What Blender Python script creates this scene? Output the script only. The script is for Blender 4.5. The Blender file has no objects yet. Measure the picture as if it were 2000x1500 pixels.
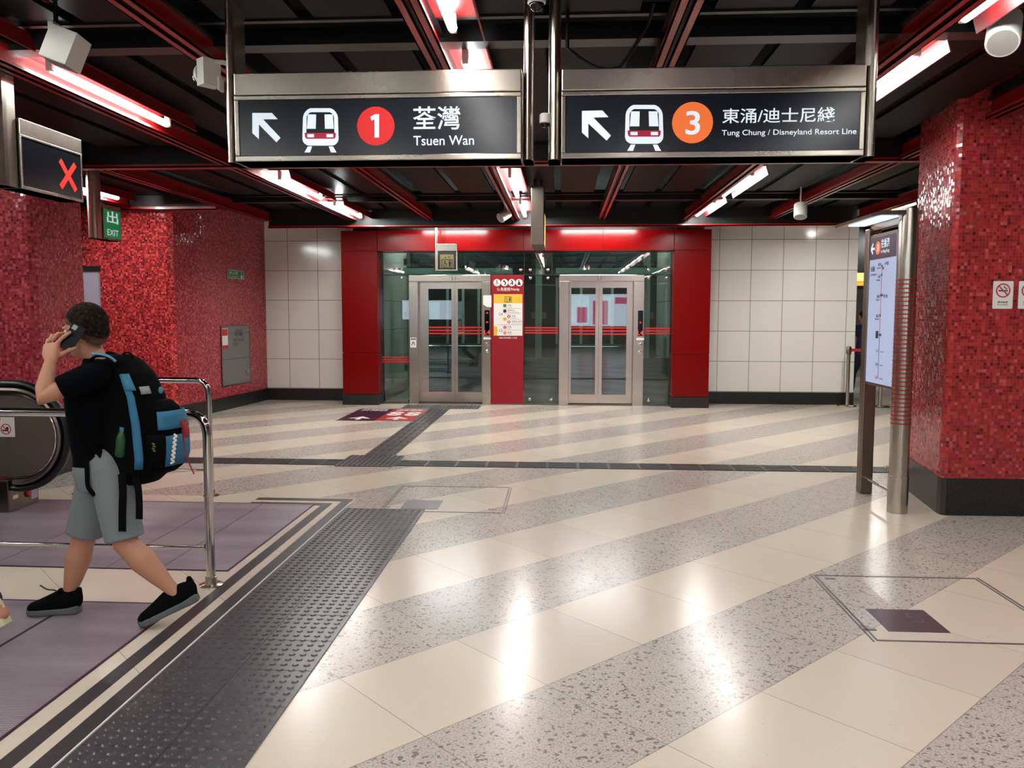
import bpy, bmesh, math, random
from mathutils import Vector, Matrix
random.seed(7)
SC = bpy.context.scene
COL = SC.collection
# ---------------------------------------------------------------- camera, world, exposure
F, PX, PY, VX, VY, ROLL, H = 1575.0, 1000.0, 736.0, 1099.0, 612.0, 0.007, 1.6
_d = Vector(((VX-PX)/F, (VY-PY)/F, 1.0)); _dn = _d.normalized()
_r = Vector((1.0, ROLL, -(_d.x+ROLL*_d.y)/_d.z)).normalized()
_dw = _dn.cross(_r)
M = Matrix((_r, _dn, -_dw))                     # camera axes (right, down, forward) -> world
cd = bpy.data.cameras.new('camera'); cam = bpy.data.objects.new('camera', cd); COL.objects.link(cam)
cr, cu, cf = M @ Vector((1,0,0)), -(M @ Vector((0,1,0))), M @ Vector((0,0,1))
cam.matrix_world = Matrix(((cr.x,cu.x,-cf.x,0),(cr.y,cu.y,-cf.y,0),(cr.z,cu.z,-cf.z,H),(0,0,0,1)))
cd.sensor_width = 36.0; cd.lens = 36.0*F/2000.0; cd.shift_y = -(750.0-PY)/2000.0
cd.clip_start = 0.05; cd.clip_end = 200
SC.camera = cam
wd = bpy.data.worlds.new('world'); SC.world = wd; wd.use_nodes = True
wd.node_tree.nodes['Background'].inputs[0].default_value = (0.75, 0.8, 0.9, 1)
wd.node_tree.nodes['Background'].inputs[1].default_value = 0.05
SC.view_settings.view_transform = 'Standard'; SC.view_settings.look = 'None'
SC.view_settings.gamma = 1.0; SC.view_settings.use_curve_mapping = False
SC.view_settings.exposure = 0.55
SC.cycles.use_denoising = True
SC.cycles.max_bounces = 8; SC.cycles.transparent_max_bounces = 12
TUBE = 40.0                                      # brightness of the fluorescent tubes
def ray(x, y): return M @ Vector(((x-PX)/F, (y-PY)/F, 1.0))
def at(x, y, Y):
    w = ray(x, y); return w*(Y/w.y) + Vector((0,0,H))
def gz(x, y, z=0.0):
    w = ray(x, y); return w*((z-H)/w.z) + Vector((0,0,H))
def ax(x, y, X):
    w = ray(x, y); return w*(X/w.x) + Vector((0,0,H))
V = Vector
# ---------------------------------------------------------------- helpers
def lin(c):
    return tuple((v/255/12.92 if v/255 <= .04045 else ((v/255+.055)/1.055)**2.4) for v in c)
MT = {}
def pm(name, rgb, rough=.5, metal=0.0, emit=0.0, ecol=None, spec=None, coat=0.0):
    m = bpy.data.materials.new(name); m.use_nodes = True
    b = m.node_tree.nodes['Principled BSDF']
    c = lin(rgb)
    b.inputs['Base Color'].default_value = (*c, 1); b.inputs['Roughness'].default_value = rough
    b.inputs['Metallic'].default_value = metal
    if spec is not None: b.inputs['Specular IOR Level'].default_value = spec
    if coat: b.inputs['Coat Weight'].default_value = coat; b.inputs['Coat Roughness'].default_value = .05
    if emit:
        b.inputs['Emission Color'].default_value = (*(lin(ecol) if ecol else c), 1); b.inputs['Emission Strength'].default_value = emit
    MT[name] = m; return m
class MB:
    """collects shapes; build() links them as one mesh object"""
    def __init__(s): s.v = []; s.f = []; s.uv = {}; s.mi = {}; s.cur = 0; s.sm = set()
    def add(s, vs, fs, smooth=False):
        o = len(s.v); s.v += [V(p) for p in vs]
        for f in fs:
            if s.cur: s.mi[len(s.f)] = s.cur
            if smooth: s.sm.add(len(s.f))
            s.f.append([i+o for i in f])
        return s
    def box(s, x0, y0, z0, x1, y1, z1, b=0.0):
        if b > 0: return s.bbox(x0, y0, z0, x1, y1, z1, b)
        p = [(x,y,z) for z in (z0,z1) for y in (y0,y1) for x in (x0,x1)]
        return s.add(p, [(0,2,3,1),(4,5,7,6),(0,1,5,4),(2,6,7,3),(0,4,6,2),(1,3,7,5)])
    def bbox(s, x0, y0, z0, x1, y1, z1, b):
        bm = bmesh.new(); bmesh.ops.create_cube(bm, size=1)
        for v in bm.verts: v.co = V(((x0+x1)/2+v.co.x*(x1-x0), (y0+y1)/2+v.co.y*(y1-y0), (z0+z1)/2+v.co.z*(z1-z0)))
        bmesh.ops.bevel(bm, geom=bm.edges[:], offset=b, segments=2, affect='EDGES', profile=.5)
        bm.verts.index_update(); s.add([v.co.copy() for v in bm.verts], [[v.index for v in f.verts] for f in bm.faces]); bm.free(); return s
    def obox(s, c, ux, uy, uz, hx, hy, hz):
        c, ux, uy, uz = V(c), V(ux), V(uy), V(uz)
        p = [c+ux*hx*a+uy*hy*b+uz*hz*d for d in (-1,1) for b in (-1,1) for a in (-1,1)]
        return s.add(p, [(0,2,3,1),(4,5,7,6),(0,1,5,4),(2,6,7,3),(0,4,6,2),(1,3,7,5)])
    def prism(s, pts, off):
        pts = [V(p) for p in pts]; off = V(off); n = len(pts)
        return s.add(pts+[p+off for p in pts], [list(range(n))[::-1], list(range(n, 2*n))]+[(i,(i+1)%n,n+(i+1)%n,n+i) for i in range(n)])
    def quad(s, a, b, c, d): return s.add([a,b,c,d], [(0,1,2,3)])
    def tube(s, pts, r, seg=12, cap=True, closed=False):
        """loft round rings along a path; r may be a number, a list, or a list of (ra, rb, side_vector)"""
        pts = [V(p) for p in pts]; n = len(pts)
        rs = r if isinstance(r, (list, tuple)) else [r]*n
        prev = None; rings = []
        for i, p in enumerate(pts):
            if closed: t = pts[(i+1) % n]-pts[i-1]
            else: t = pts[min(i+1, n-1)]-pts[max(i-1, 0)]
            t.normalize()
            if isinstance(rs[i], (tuple, list)):
                ra, rb, hint = rs[i]; hint = V(hint)
            else:
                ra = rb = rs[i]; hint = prev if prev is not None else (V((0,0,1)) if abs(t.z) < .9 else V((1,0,0)))
            a = hint - t*hint.dot(t)
            if a.length < 1e-5: a = t.orthogonal()
            a.normalize(); b = t.cross(a); prev = a
            rings.append([p+a*ra*math.cos(2*math.pi*k/seg)+b*rb*math.sin(2*math.pi*k/seg) for k in range(seg)])
        vs = [q for g in rings for q in g]; fs = []
        for i in range(n if closed else n-1):
            j = (i+1) % n
            for k in range(seg): fs.append((i*seg+k, i*seg+(k+1)%seg, j*seg+(k+1)%seg, j*seg+k))
        if cap and not closed: fs += [list(range(seg))[::-1], list(range((n-1)*seg, n*seg))]
        return s.add(vs, fs, True)
    def lathe(s, c, prof, seg=24, axis=(0,0,1)):
        """prof: list of (radius, height) along axis from c"""
        c = V(c); ax_ = V(axis).normalized(); u = ax_.orthogonal().normalized(); w = ax_.cross(u)
        vs = []; fs = []
        for r_, h_ in prof:
            for k in range(seg):
                t = 2*math.pi*k/seg; vs.append(c+ax_*h_+(u*math.cos(t)+w*math.sin(t))*max(r_, 1e-4))
        n = len(prof)
        for i in range(n-1):
            for k in range(seg): fs.append((i*seg+k, i*seg+(k+1)%seg, (i+1)*seg+(k+1)%seg, (i+1)*seg+k))
        fs += [list(range(seg))[::-1], list(range((n-1)*seg, n*seg))]
        return s.add(vs, fs, True)
    def ball(s, c, rx, ry=None, rz=None, ex=None, ey=None, ez=None, seg=16, rg=10):
        ry = rx if ry is None else ry; rz = rx if rz is None else rz
        c = V(c); ex = V(ex or (1,0,0)); ey = V(ey or (0,1,0)); ez = V(ez or (0,0,1)); vs = [c+ez*rz]; fs = []
        for i in range(1, rg):
            ph = math.pi*i/rg
            for k in range(seg):
                t = 2*math.pi*k/seg
                vs.append(c+ex*rx*math.sin(ph)*math.cos(t)+ey*ry*math.sin(ph)*math.sin(t)+ez*rz*math.cos(ph))
        vs.append(c-ez*rz); L = len(vs)-1
        for k in range(seg):
            fs.append((0, 1+k, 1+(k+1)%seg)); fs.append((L, L-seg+(k+1)%seg, L-seg+k))
        for i in range(rg-2):
            for k in range(seg):
                a = 1+i*seg
                fs.append((a+k, a+seg+k, a+seg+(k+1)%seg, a+(k+1)%seg))
        return s.add(vs, fs, True)
    def build(s, name, mat, parent=None, kind=None):
        me = bpy.data.meshes.new(name)
        o = bpy.data.objects.new(name, me); COL.objects.link(o)
        off = V((0,0,0))
        if parent is not None:
            o.parent = parent; q = parent
            while q: off += q.location; q = q.parent
        else:
            xs = [p.x for p in s.v]; ys = [p.y for p in s.v]; zs = [p.z for p in s.v]
            off = V(((min(xs)+max(xs))/2, (min(ys)+max(ys))/2, min(zs))); o.location = off
        me.from_pydata([tuple(p-off) for p in s.v], [], s.f)
        for m in (mat if isinstance(mat, (list, tuple)) else [mat]): me.materials.append(m)
        for i, m in s.mi.items(): me.polygons[i].material_index = m
        for i in s.sm: me.polygons[i].use_smooth = True
        me.validate(); me.update()
        bm = bmesh.new(); bm.from_mesh(me); bmesh.ops.recalc_face_normals(bm, faces=bm.faces); bm.to_mesh(me); bm.free()
        if s.sm:
            try: me.set_sharp_from_angle(angle=math.radians(38))
            except Exception: pass
        if kind: o['kind'] = kind
        return o
def tag(o, label, cat, group=None, kind=None):
    o['label'] = label; o['category'] = cat
    if group: o['group'] = group
    if kind: o['kind'] = kind
    return o
def thing(name, label, cat, loc, group=None):
    o = bpy.data.objects.new(name, None); COL.objects.link(o); o.location = V(loc); o.empty_display_size = .1
    return tag(o, label, cat, group)
PEND_TXT = []; PEND_MOD = []; POST = {}
class Fr:
    """a flat face: origin, right, up, outward normal"""
    def __init__(s, o, r, u): s.o = V(o); s.r = V(r).normalized(); s.u = V(u).normalized(); s.n = s.r.cross(s.u)
    def P(s, a, b, c=0.0): return s.o+s.r*a+s.u*b+s.n*c
    def px(s, x, y):
        w = ray(x, y); c = V((0,0,H)); t = (s.o-c).dot(s.n)/w.dot(s.n); q = c+w*t-s.o
        return q.dot(s.r), q.dot(s.u)
    def poly(s, mb, pts, c0=0.0, th=.0015): return mb.prism([s.P(a, b, c0) for a, b in pts], s.n*th)
    def rect(s, mb, x0, z0, x1, z1, c0=0.0, th=.0015): return s.poly(mb, [(x0,z0),(x1,z0),(x1,z1),(x0,z1)], c0, th)
    def disc(s, mb, a, b, r, c0=0.0, th=.0015, n=36, rb=None): return s.poly(mb, [(a+r*math.cos(2*math.pi*k/n), b+(rb or r)*math.sin(2*math.pi*k/n)) for k in range(n)], c0, th)
    def ring(s, mb, a, b, r0, r1, c0=0.0, th=.0015, n=32):
        for k in range(n):
            t0, t1 = 2*math.pi*k/n, 2*math.pi*(k+1)/n
            s.poly(mb, [(a+r0*math.cos(t0), b+r0*math.sin(t0)), (a+r1*math.cos(t0), b+r1*math.sin(t0)), (a+r1*math.cos(t1), b+r1*math.sin(t1)), (a+r0*math.cos(t1), b+r0*math.sin(t1))], c0, th)
    def rrect(s, mb, x0, z0, x1, z1, rad, c0=0.0, th=.0015, n=5):
        pts = []
        for cx_, cz_, a0 in ((x1-rad, z0+rad, -90), (x1-rad, z1-rad, 0), (x0+rad, z1-rad, 90), (x0+rad, z0+rad, 180)):
            for k in range(n+1):
                t = math.radians(a0+90*k/n); pts.append((cx_+rad*math.cos(t), cz_+rad*math.sin(t)))
        s.poly(mb, pts, c0, th)
    def line(s, mb, pts, w, c0=0.0, th=.0015):
        for (a0, b0), (a1, b1) in zip(pts, pts[1:]):
            L = math.hypot(a1-a0, b1-b0)
            if L < 1e-6: continue
            nx, nz = -(b1-b0)/L*w/2, (a1-a0)/L*w/2
            s.poly(mb, [(a0+nx, b0+nz), (a0-nx, b0-nz), (a1-nx, b1-nz), (a1+nx, b1+nz)], c0, th)
    def text(s, body, mat, parent, box, c0=.002, bold=0.0, name='lettering', shear=0.0):
        """letters scaled to fill box = (x0, z0, x1, z1) of the face"""
        cu_ = bpy.data.curves.new(name, 'FONT'); cu_.body = body; cu_.offset = bold; cu_.extrude = .01; cu_.shear = shear
        co = bpy.data.objects.new(name+'_src', cu_); COL.objects.link(co)
        me = bpy.data.meshes.new(name); o = bpy.data.objects.new(name, me); COL.objects.link(o); o.parent = parent
        PEND_TXT.append((co, o, s, box, c0, mat)); return o
def finish_text():
    bpy.context.view_layer.update(); dg = bpy.context.evaluated_depsgraph_get()
    for co, o, fr, (x0, z0, x1, z1), c0, mat in PEND_TXT:
        me = bpy.data.meshes.new_from_object(co.evaluated_get(dg))
        xs = [v.co.x for v in me.vertices]; ys = [v.co.y for v in me.vertices]
        a, b, c, d = min(xs), max(xs), min(ys), max(ys)
        off = V((0,0,0)); q = o.parent
        while q: off += q.location; q = q.parent
        for v in me.vertices:
            zc = c0 + (.0008 if v.co.z > 0 else 0.0)
            v.co = fr.P(x0+(v.co.x-a)/(b-a)*(x1-x0), z0+(v.co.y-c)/(d-c)*(z1-z0), zc)-off
        me.materials.clear(); me.materials.append(mat); o.data = me; me.name = o.name
        bpy.data.objects.remove(co)
def remesh(o, vox, smooth=3, sub=0):
    m = o.modifiers.new('remesh', 'REMESH'); m.mode = 'VOXEL'; m.voxel_size = vox; m.use_smooth_shade = True
    if smooth: q = o.modifiers.new('smooth', 'SMOOTH'); q.iterations = smooth; q.factor = .5
    PEND_MOD.append(o)
def finish_mods():
    bpy.context.view_layer.update(); dg = bpy.context.evaluated_depsgraph_get(); new = []
    for o in PEND_MOD: new.append((o, bpy.data.meshes.new_from_object(o.evaluated_get(dg))))
    for o, me in new:
        n = o.name; o.modifiers.clear(); o.data = me; me.name = n
        if o.name in POST: POST[o.name](me)
# ---------------------------------------------------------------- materials
class N:
    """small node-graph writer"""
    def __init__(s, m): s.t = m.node_tree; s.b = s.t.nodes['Principled BSDF']
    def new(s, k, **kw):
        n = s.t.nodes.new(k)
        for a, b in kw.items(): setattr(n, a, b)
        return n
    def put(s, n, i, v):
        if hasattr(v, 'is_output') or isinstance(v, bpy.types.NodeSocket): s.t.links.new(v, n.inputs[i])
        else: n.inputs[i].default_value = v
    def math(s, op, a, b=0.0, c=None):
        n = s.new('ShaderNodeMath', operation=op); s.put(n, 0, a); s.put(n, 1, b)
        if c is not None: s.put(n, 2, c)
        return n.outputs[0]
    def mix(s, f, a, b):
        n = s.new('ShaderNodeMix', data_type='RGBA'); s.put(n, 0, f); s.put(n, 6, a); s.put(n, 7, b); return n.outputs[2]
    def ramp(s, f, stops, mode='LINEAR'):
        n = s.new('ShaderNodeValToRGB'); e = n.color_ramp; e.interpolation = mode
        while len(e.elements) < len(stops): e.elements.new(.5)
        for q, (p, c) in zip(e.elements, stops): q.position = p; q.color = (*lin(c), 1)
        s.put(n, 0, f); return n.outputs[0]
    def noise(s, vec, scale, det=2.0):
        n = s.new('ShaderNodeTexNoise'); s.put(n, 'Vector', vec); n.inputs['Scale'].default_value = scale; n.inputs['Detail'].default_value = det; return n.outputs[0]
    def geo(s): return s.new('ShaderNodeNewGeometry').outputs['Position']
    def xyz(s, v):
        n = s.new('ShaderNodeSeparateXYZ'); s.put(n, 0, v); return n.outputs
    def comb(s, x, y, z=0.0):
        n = s.new('ShaderNodeCombineXYZ'); s.put(n, 0, x); s.put(n, 1, y); s.put(n, 2, z); return n.outputs[0]
    def bump(s, h, st=.2, d=.002):
        n = s.new('ShaderNodeBump'); n.inputs['Strength'].default_value = st; n.inputs['Distance'].default_value = d; s.put(n, 'Height', h); s.t.links.new(n.outputs[0], s.b.inputs['Normal'])
def C(rgb): return (*lin(rgb), 1)
def floor_mat(name, stripes):
    m = pm(name, (210,198,180), .24); g = N(m); p = g.geo(); x, y, z = g.xyz(p)
    u = g.math('DIVIDE', g.math('SUBTRACT', g.math('MULTIPLY', g.math('SUBTRACT', y, x), .70711), 1.78), .6425)
    v = g.math('DIVIDE', g.math('SUBTRACT', g.math('MULTIPLY', g.math('ADD', y, x), .70711), 2.343), .6425)
    fu, fv = g.math('FLOOR', u), g.math('FLOOR', v)
    tu, tv = g.math('FRACT', u), g.math('FRACT', v)
    def joint(t): return g.math('LESS_THAN', g.math('MINIMUM', t, g.math('SUBTRACT', 1.0, t)), .0035)
    jn = joint(tv)
    if stripes: jn = g.math('MAXIMUM', jn, joint(tu))
    wn = g.new('ShaderNodeTexWhiteNoise', noise_dimensions='2D'); g.put(wn, 'Vector', g.comb(fu, fv)); rnd = wn.outputs['Value']
    cream = g.ramp(rnd, [(0,(218,206,187)), (.5,(223,209,191)), (1,(215,200,185))])
    sp = g.noise(p, 95, 3); spk = g.ramp(sp, [(.70,(255,255,255)), (.76,(165,150,130))])
    mm = g.new('ShaderNodeMix', data_type='RGBA', blend_type='MULTIPLY'); g.put(mm, 0, 1.0); g.put(mm, 6, cream); g.put(mm, 7, spk); cream = mm.outputs[2]
    vo = g.new('ShaderNodeTexVoronoi'); g.put(vo, 'Vector', p); vo.inputs['Scale'].default_value = 75
    n1 = g.noise(p, 110, 4)
    gran = g.ramp(n1, [(.30,(146,140,133)), (.42,(194,187,179)), (.5,(210,203,194)), (.62,(224,217,208))])
    vc = g.xyz(vo.outputs['Color'])[0]
    dark = g.math('MULTIPLY', g.math('LESS_THAN', vc, .09), .6)
    gran = g.mix(dark, gran, C((84,77,73)))
    lite = g.math('MULTIPLY', g.math('GREATER_THAN', vc, .84), .6)
    gran = g.mix(lite, gran, C((218,211,200)))
    tint = g.mix(rnd, C((214,206,210)), C((224,216,208)))
    m2 = g.new('ShaderNodeMix', data_type='RGBA', blend_type='MULTIPLY'); g.put(m2, 0, .6); g.put(m2, 6, gran); g.put(m2, 7, tint); gran = m2.outputs[2]
    if stripes:
        ev = g.math('LESS_THAN', g.math('FRACT', g.math('MULTIPLY', fu, .5)), .25)
        col = g.mix(ev, cream, gran)
    else: col = cream
    col = g.mix(g.math('MULTIPLY', jn, .55), col, C((110,100,92)))
    g.t.links.new(col, g.b.inputs['Base Color'])
    rr = g.math('ADD', .16, g.math('MULTIPLY', g.noise(p, 9, 3), .12)); g.t.links.new(rr, g.b.inputs['Roughness'])
    g.bump(g.noise(p, 3.5, 1), .05, .01)
    return m
floor_mat('floor_stripes', True); floor_mat('floor_cream', False)
def mosaic_mat(name, cols, size=.026):
    m = pm(name, (140,25,28), .14); g = N(m)
    uv = g.new('ShaderNodeUVMap').outputs[0]; u, v, _ = g.xyz(uv)
    a, b = g.math('DIVIDE', u, size), g.math('DIVIDE', v, size)
    wn = g.new('ShaderNodeTexWhiteNoise', noise_dimensions='2D'); g.put(wn, 'Vector', g.comb(g.math('FLOOR', a), g.math('FLOOR', b)))
    col = g.ramp(wn.outputs['Value'], cols)
    def ln(t):
        f = g.math('FRACT', t); return g.math('LESS_THAN', g.math('MINIMUM', f, g.math('SUBTRACT', 1.0, f)), .055)
    j = g.math('MAXIMUM', ln(a), ln(b))
    col = g.mix(g.math('MULTIPLY', j, .7), col, C((112,62,60))); g.t.links.new(col, g.b.inputs['Base Color'])
    g.t.links.new(g.math('ADD', .13, g.math('MULTIPLY', j, .5)), g.b.inputs['Roughness'])
    sub = g.new('ShaderNodeVectorMath', operation='SUBTRACT'); g.put(sub, 0, wn.outputs['Color']); sub.inputs[1].default_value = (.5,.5,.5)
    sc = g.new('ShaderNodeVectorMath', operation='SCALE'); g.put(sc, 0, sub.outputs[0]); sc.inputs['Scale'].default_value = .11
    ad = g.new('ShaderNodeVectorMath', operation='ADD'); g.put(ad, 0, g.new('ShaderNodeNewGeometry').outputs['Normal']); g.put(ad, 1, sc.outputs[0])
    nm = g.new('ShaderNodeVectorMath', operation='NORMALIZE'); g.put(nm, 0, ad.outputs[0]); g.t.links.new(nm.outputs[0], g.b.inputs['Normal'])
    return m
mosaic_mat('mosaic_red', [(0,(96,22,26)), (.12,(144,38,42)), (.6,(174,46,49)), (.9,(192,62,60)), (1,(210,96,90))])
mosaic_mat('mosaic_mixed', [(0,(104,22,36)), (.25,(160,42,52)), (.6,(208,54,58)), (.85,(236,78,74)), (1,(240,116,106))])
mosaic_mat('mosaic_dull', [(0,(120,36,48)), (.3,(168,52,62)), (.7,(188,64,74)), (1,(212,100,104))])
def tile_mat(name, x0, dx, z0, dz):
    m = pm(name, (222,216,206), .12); g = N(m); p = g.geo(); x, y, z = g.xyz(p)
    def ln(t, s0, d):
        f = g.math('FRACT', g.math('DIVIDE', g.math('SUBTRACT', t, s0), d)); return g.math('LESS_THAN', g.math('MINIMUM', f, g.math('SUBTRACT', 1.0, f)), .009)
    j = g.math('MAXIMUM', ln(x, x0, dx), ln(z, z0, dz))
    g.t.links.new(g.mix(g.math('MULTIPLY', j, .8), C((236,232,224)), C((96,92,88))), g.b.inputs['Base Color'])
    g.bump(g.noise(p, 1.6, 1), .12, .02)
    return m
tile_mat('white_tile', 2.60+.145, .553, .223, .5345)
def plate_mat():
    m = pm('landing_plate', (120,110,120), .36, .35); g = N(m); p = g.geo(); x, y, z = g.xyz(p)
    nz = g.noise(g.comb(g.math('MULTIPLY', x, .6), g.math('MULTIPLY', y, 3.0), 0.0), 1.5, 4)
    g.t.links.new(g.ramp(nz, [(.3,(142,130,141)), (.55,(160,148,158)), (.75,(174,163,170))]), g.b.inputs['Base Color'])
    w = g.math('SINE', g.math('MULTIPLY', y, 2*math.pi/.0135)); g.bump(w, .5, .002)
plate_mat()
def granite(name, a, b, sc=60):
    m = pm(name, a, .3); g = N(m); g.t.links.new(g.ramp(g.noise(g.geo(), sc, 4), [(.35, a), (.65, b)]), g.b.inputs['Base Color']); return m
granite('black_granite', (20,20,20), (44,42,40)); granite('tactile_grey', (66,64,66), (80,78,80), 30); granite('inlay_dark', (58,55,57), (70,66,68), 40)
granite('panel_dark', (21,20,22), (25,24,25), 8); MT['panel_dark'].node_tree.nodes['Principled BSDF'].inputs['Roughness'].default_value = .4; MT['panel_dark'].node_tree.nodes['Principled BSDF'].inputs['Specular IOR Level'].default_value = .05
def brushed(name, rgb, rough=.27):
    m = pm(name, rgb, rough, 1.0); g = N(m); p = g.geo(); x, y, z = g.xyz(p)
    g.t.links.new(g.math('ADD', rough-.03, g.math('MULTIPLY', g.noise(p, 2.5, 2), .06)), g.b.inputs['Roughness']); return m
brushed('steel', (188,180,168), .22); m = brushed('steel_sign', (188,180,168), .27); b_ = m.node_tree.nodes['Principled BSDF']; b_.inputs['Anisotropic'].default_value = .8
_g = N(m); m.node_tree.links.new(_g.comb(0.0, 0.0, 1.0), b_.inputs['Tangent'])
brushed('steel_dark', (128,116,106), .32); pm('chrome', (205,202,198), .13, 1.0)
pm('red_paint', (150,20,20), .3, coat=.25); pm('red_panel', (118,4,4), .22, spec=.22); pm('tray_red', (128,14,17), .4); pm('maroon_panel', (146,25,37), .4, spec=.3)
pm('black_paint', (10,10,11), .5); pm('black_rail', (16,16,18), .35); pm('void_black', (5,5,6), .9)
pm('white_plastic', (218,216,210), .35); pm('grey_panel', (120,116,114), .4); pm('lilac_panel', (176,172,190), .4)
pm('tube_light', (255,250,245), .5, emit=TUBE, ecol=(238,250,247)); pm('tube_light_far', (255,250,245), .5, emit=TUBE*2.2, ecol=(238,250,247)); pm('tube_light_washer', (255,250,245), .5, emit=TUBE*3.4, ecol=(238,250,247))
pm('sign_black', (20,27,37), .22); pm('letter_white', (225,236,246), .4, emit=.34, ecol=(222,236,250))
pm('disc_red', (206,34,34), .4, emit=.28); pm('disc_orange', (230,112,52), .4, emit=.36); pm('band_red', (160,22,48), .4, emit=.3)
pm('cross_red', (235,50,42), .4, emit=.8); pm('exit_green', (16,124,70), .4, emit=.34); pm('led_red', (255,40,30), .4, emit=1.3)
pm('lit_board', (176,186,216), .35, emit=.24, ecol=(176,192,232)); pm('board_purple', (64,38,66), .35, emit=.12)
pm('ink', (40,42,70), .6); pm('ink_grey', (128,132,158), .6); pm('ink_black', (22,22,24), .6); pm('white_print', (232,230,226), .5)
pm('print_red', (200,40,44), .5); pm('print_yellow', (226,184,60), .5); pm('print_orange', (226,110,70), .5); pm('print_green', (50,120,80), .5)
pm('sticker_purple', (58,28,52), .35); pm('sticker_red', (178,56,56), .35); pm('hatch_purple', (104,84,96), .3, .6); pm('brass_grey', (124,116,124), .35, .6)
pm('foil', (150,146,140), .25, 1.0); pm('rubber_black', (14,14,15), .42); pm('belt_red', (170,24,34), .6)
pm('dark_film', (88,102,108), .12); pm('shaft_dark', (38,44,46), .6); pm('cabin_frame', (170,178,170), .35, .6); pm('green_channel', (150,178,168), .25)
pm('glass_stripe', (196,30,32), .4); pm('lens_black', (10,10,14), .06); pm('sensor_gold', (112,106,62), .5)
pm('yellow_lit', (235,215,110), .4, emit=.8); pm('orange_lit', (225,150,50), .4, emit=.7); pm('ad_pink', (235,110,150), .4, emit=1.6); pm('ad_white', (225,235,255), .4, emit=2.4)
pm('skin', (196,140,112), .55); pm('hair', (34,27,22), 1.0, spec=.1); pm('hair_fade', (92,64,50), .9, spec=.2); pm('shirt_black', (5,8,12), .95, spec=.08); pm('shorts_grey', (126,134,137), .85)
pm('shoe_black', (8,9,10), .9, spec=.1); pm('sole_grey', (92,100,102), .7); pm('lace', (70,68,60), .7); pm('shoe_cream', (214,212,170), .7)
pm('pack_black', (6,7,9), .9, spec=.1); pm('pack_blue', (42,112,148), .65); pm('pack_teal', (62,132,158), .65); pm('pack_grey', (150,155,158), .5); pm('strap_blue', (92,140,172), .7)
pm('bottle_green', (26,78,40), .3); pm('phone_dark', (8,11,15), .3, spec=.15); pm('phone_glass', (120,140,150), .1); pm('tag_red', (140,26,36), .6)
pm('eye_white', (230,226,220), .2); pm('jeans', (40,46,70), .8); pm('shirt_navy', (38,44,86), .8); pm('cloth_white', (225,224,226), .8)
_m = MT['hair']; _g = N(_m); _g.t.links.new(_g.ramp(_g.noise(_g.geo(), 55, 4), [(.35,(20,15,13)), (.6,(46,36,30)), (.75,(78,64,54))]), _g.b.inputs['Base Color']); _g.bump(_g.noise(_g.geo(), 260, 2), .9, .004)
def glass(name, tint, boost=1.0):
    m = bpy.data.materials.new(name); m.use_nodes = True; t = m.node_tree; t.nodes.clear()
    o = t.nodes.new('ShaderNodeOutputMaterial'); mx = t.nodes.new('ShaderNodeMixShader'); tr = t.nodes.new('ShaderNodeBsdfTransparent'); gl = t.nodes.new('ShaderNodeBsdfGlossy')
    fr = t.nodes.new('ShaderNodeFresnel'); fr.inputs['IOR'].default_value = 1.5; mu = t.nodes.new('ShaderNodeMath'); mu.operation = 'MULTIPLY'; mu.inputs[1].default_value = boost
    tr.inputs[0].default_value = C(tint); gl.inputs['Roughness'].default_value = 0.01; gl.inputs['Color'].default_value = (1,1,1,1)
    t.links.new(fr.outputs[0], mu.inputs[0]); t.links.new(mu.outputs[0], mx.inputs[0]); t.links.new(tr.outputs[0], mx.inputs[1]); t.links.new(gl.outputs[0], mx.inputs[2]); t.links.new(mx.outputs[0], o.inputs[0])
    MT[name] = m; return m
glass('clear_glass', (222,234,229), 1.9)
# ---------------------------------------------------------------- the setting
def uvwall(name, pts, z0, z1, mat, parent=None, closed=False, kind=None, thick=.12):
    """upright wall along a ground line (room on its left side), texture measured in metres"""
    pts = [V((p[0], p[1], 0)) for p in pts]; n = len(pts); seg = list(range(n if closed else n-1))
    off = V((0,0,0)); q = parent
    while q: off += q.location; q = q.parent
    vs, fs, uvs = [], [], []; u = 0.0
    for i in seg:
        a, b = pts[i], pts[(i+1) % n]; L = (b-a).length; k = len(vs)
        vs += [a+V((0,0,z0)), b+V((0,0,z0)), b+V((0,0,z1)), a+V((0,0,z1))]; fs.append((k,k+1,k+2,k+3)); uvs += [(u,z0),(u+L,z0),(u+L,z1),(u,z1)]
        if not closed:
            nn = V((-(b-a).y, (b-a).x, 0)).normalized()*(-thick)
            k = len(vs); vs += [a+nn+V((0,0,z0)), b+nn+V((0,0,z0)), b+nn+V((0,0,z1)), a+nn+V((0,0,z1))]; fs.append((k+3,k+2,k+1,k)); uvs += [(u,z0),(u+L,z0),(u+L,z1),(u,z1)]
        u += L
    if closed:
        k = len(vs); vs += [p+V((0,0,z1)) for p in pts]; fs.append(list(range(k, k+n))); uvs += [(0,0)]*n
    me = bpy.data.meshes.new(name); me.from_pydata([tuple(v-off) for v in vs], [], fs); me.materials.append(mat)
    ul = me.uv_layers.new(name='uv')
    for i, c in enumerate(uvs): ul.data[i].uv = c
    o = bpy.data.objects.new(name, me); COL.objects.link(o)
    if parent is not None: o.parent = parent
    if kind: o['kind'] = kind
    return o
def struct(mb, name, mat, parent=None): return mb.build(name, mat, parent, None if parent else 'structure')
# floor: striped hall floor with a plain cream field round the escalator landings
fl = MB(); XE, YE = -1.77, 6.78
fl.box(XE, -10, -.1, 14, 26, 0); fl.box(-14, YE, -.1, XE, 26, 0); fl.cur = 1; fl.box(-14, -10, -.1, XE, YE, 0)
struct(fl, 'floor', [MT['floor_stripes'], MT['floor_cream']])
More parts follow.
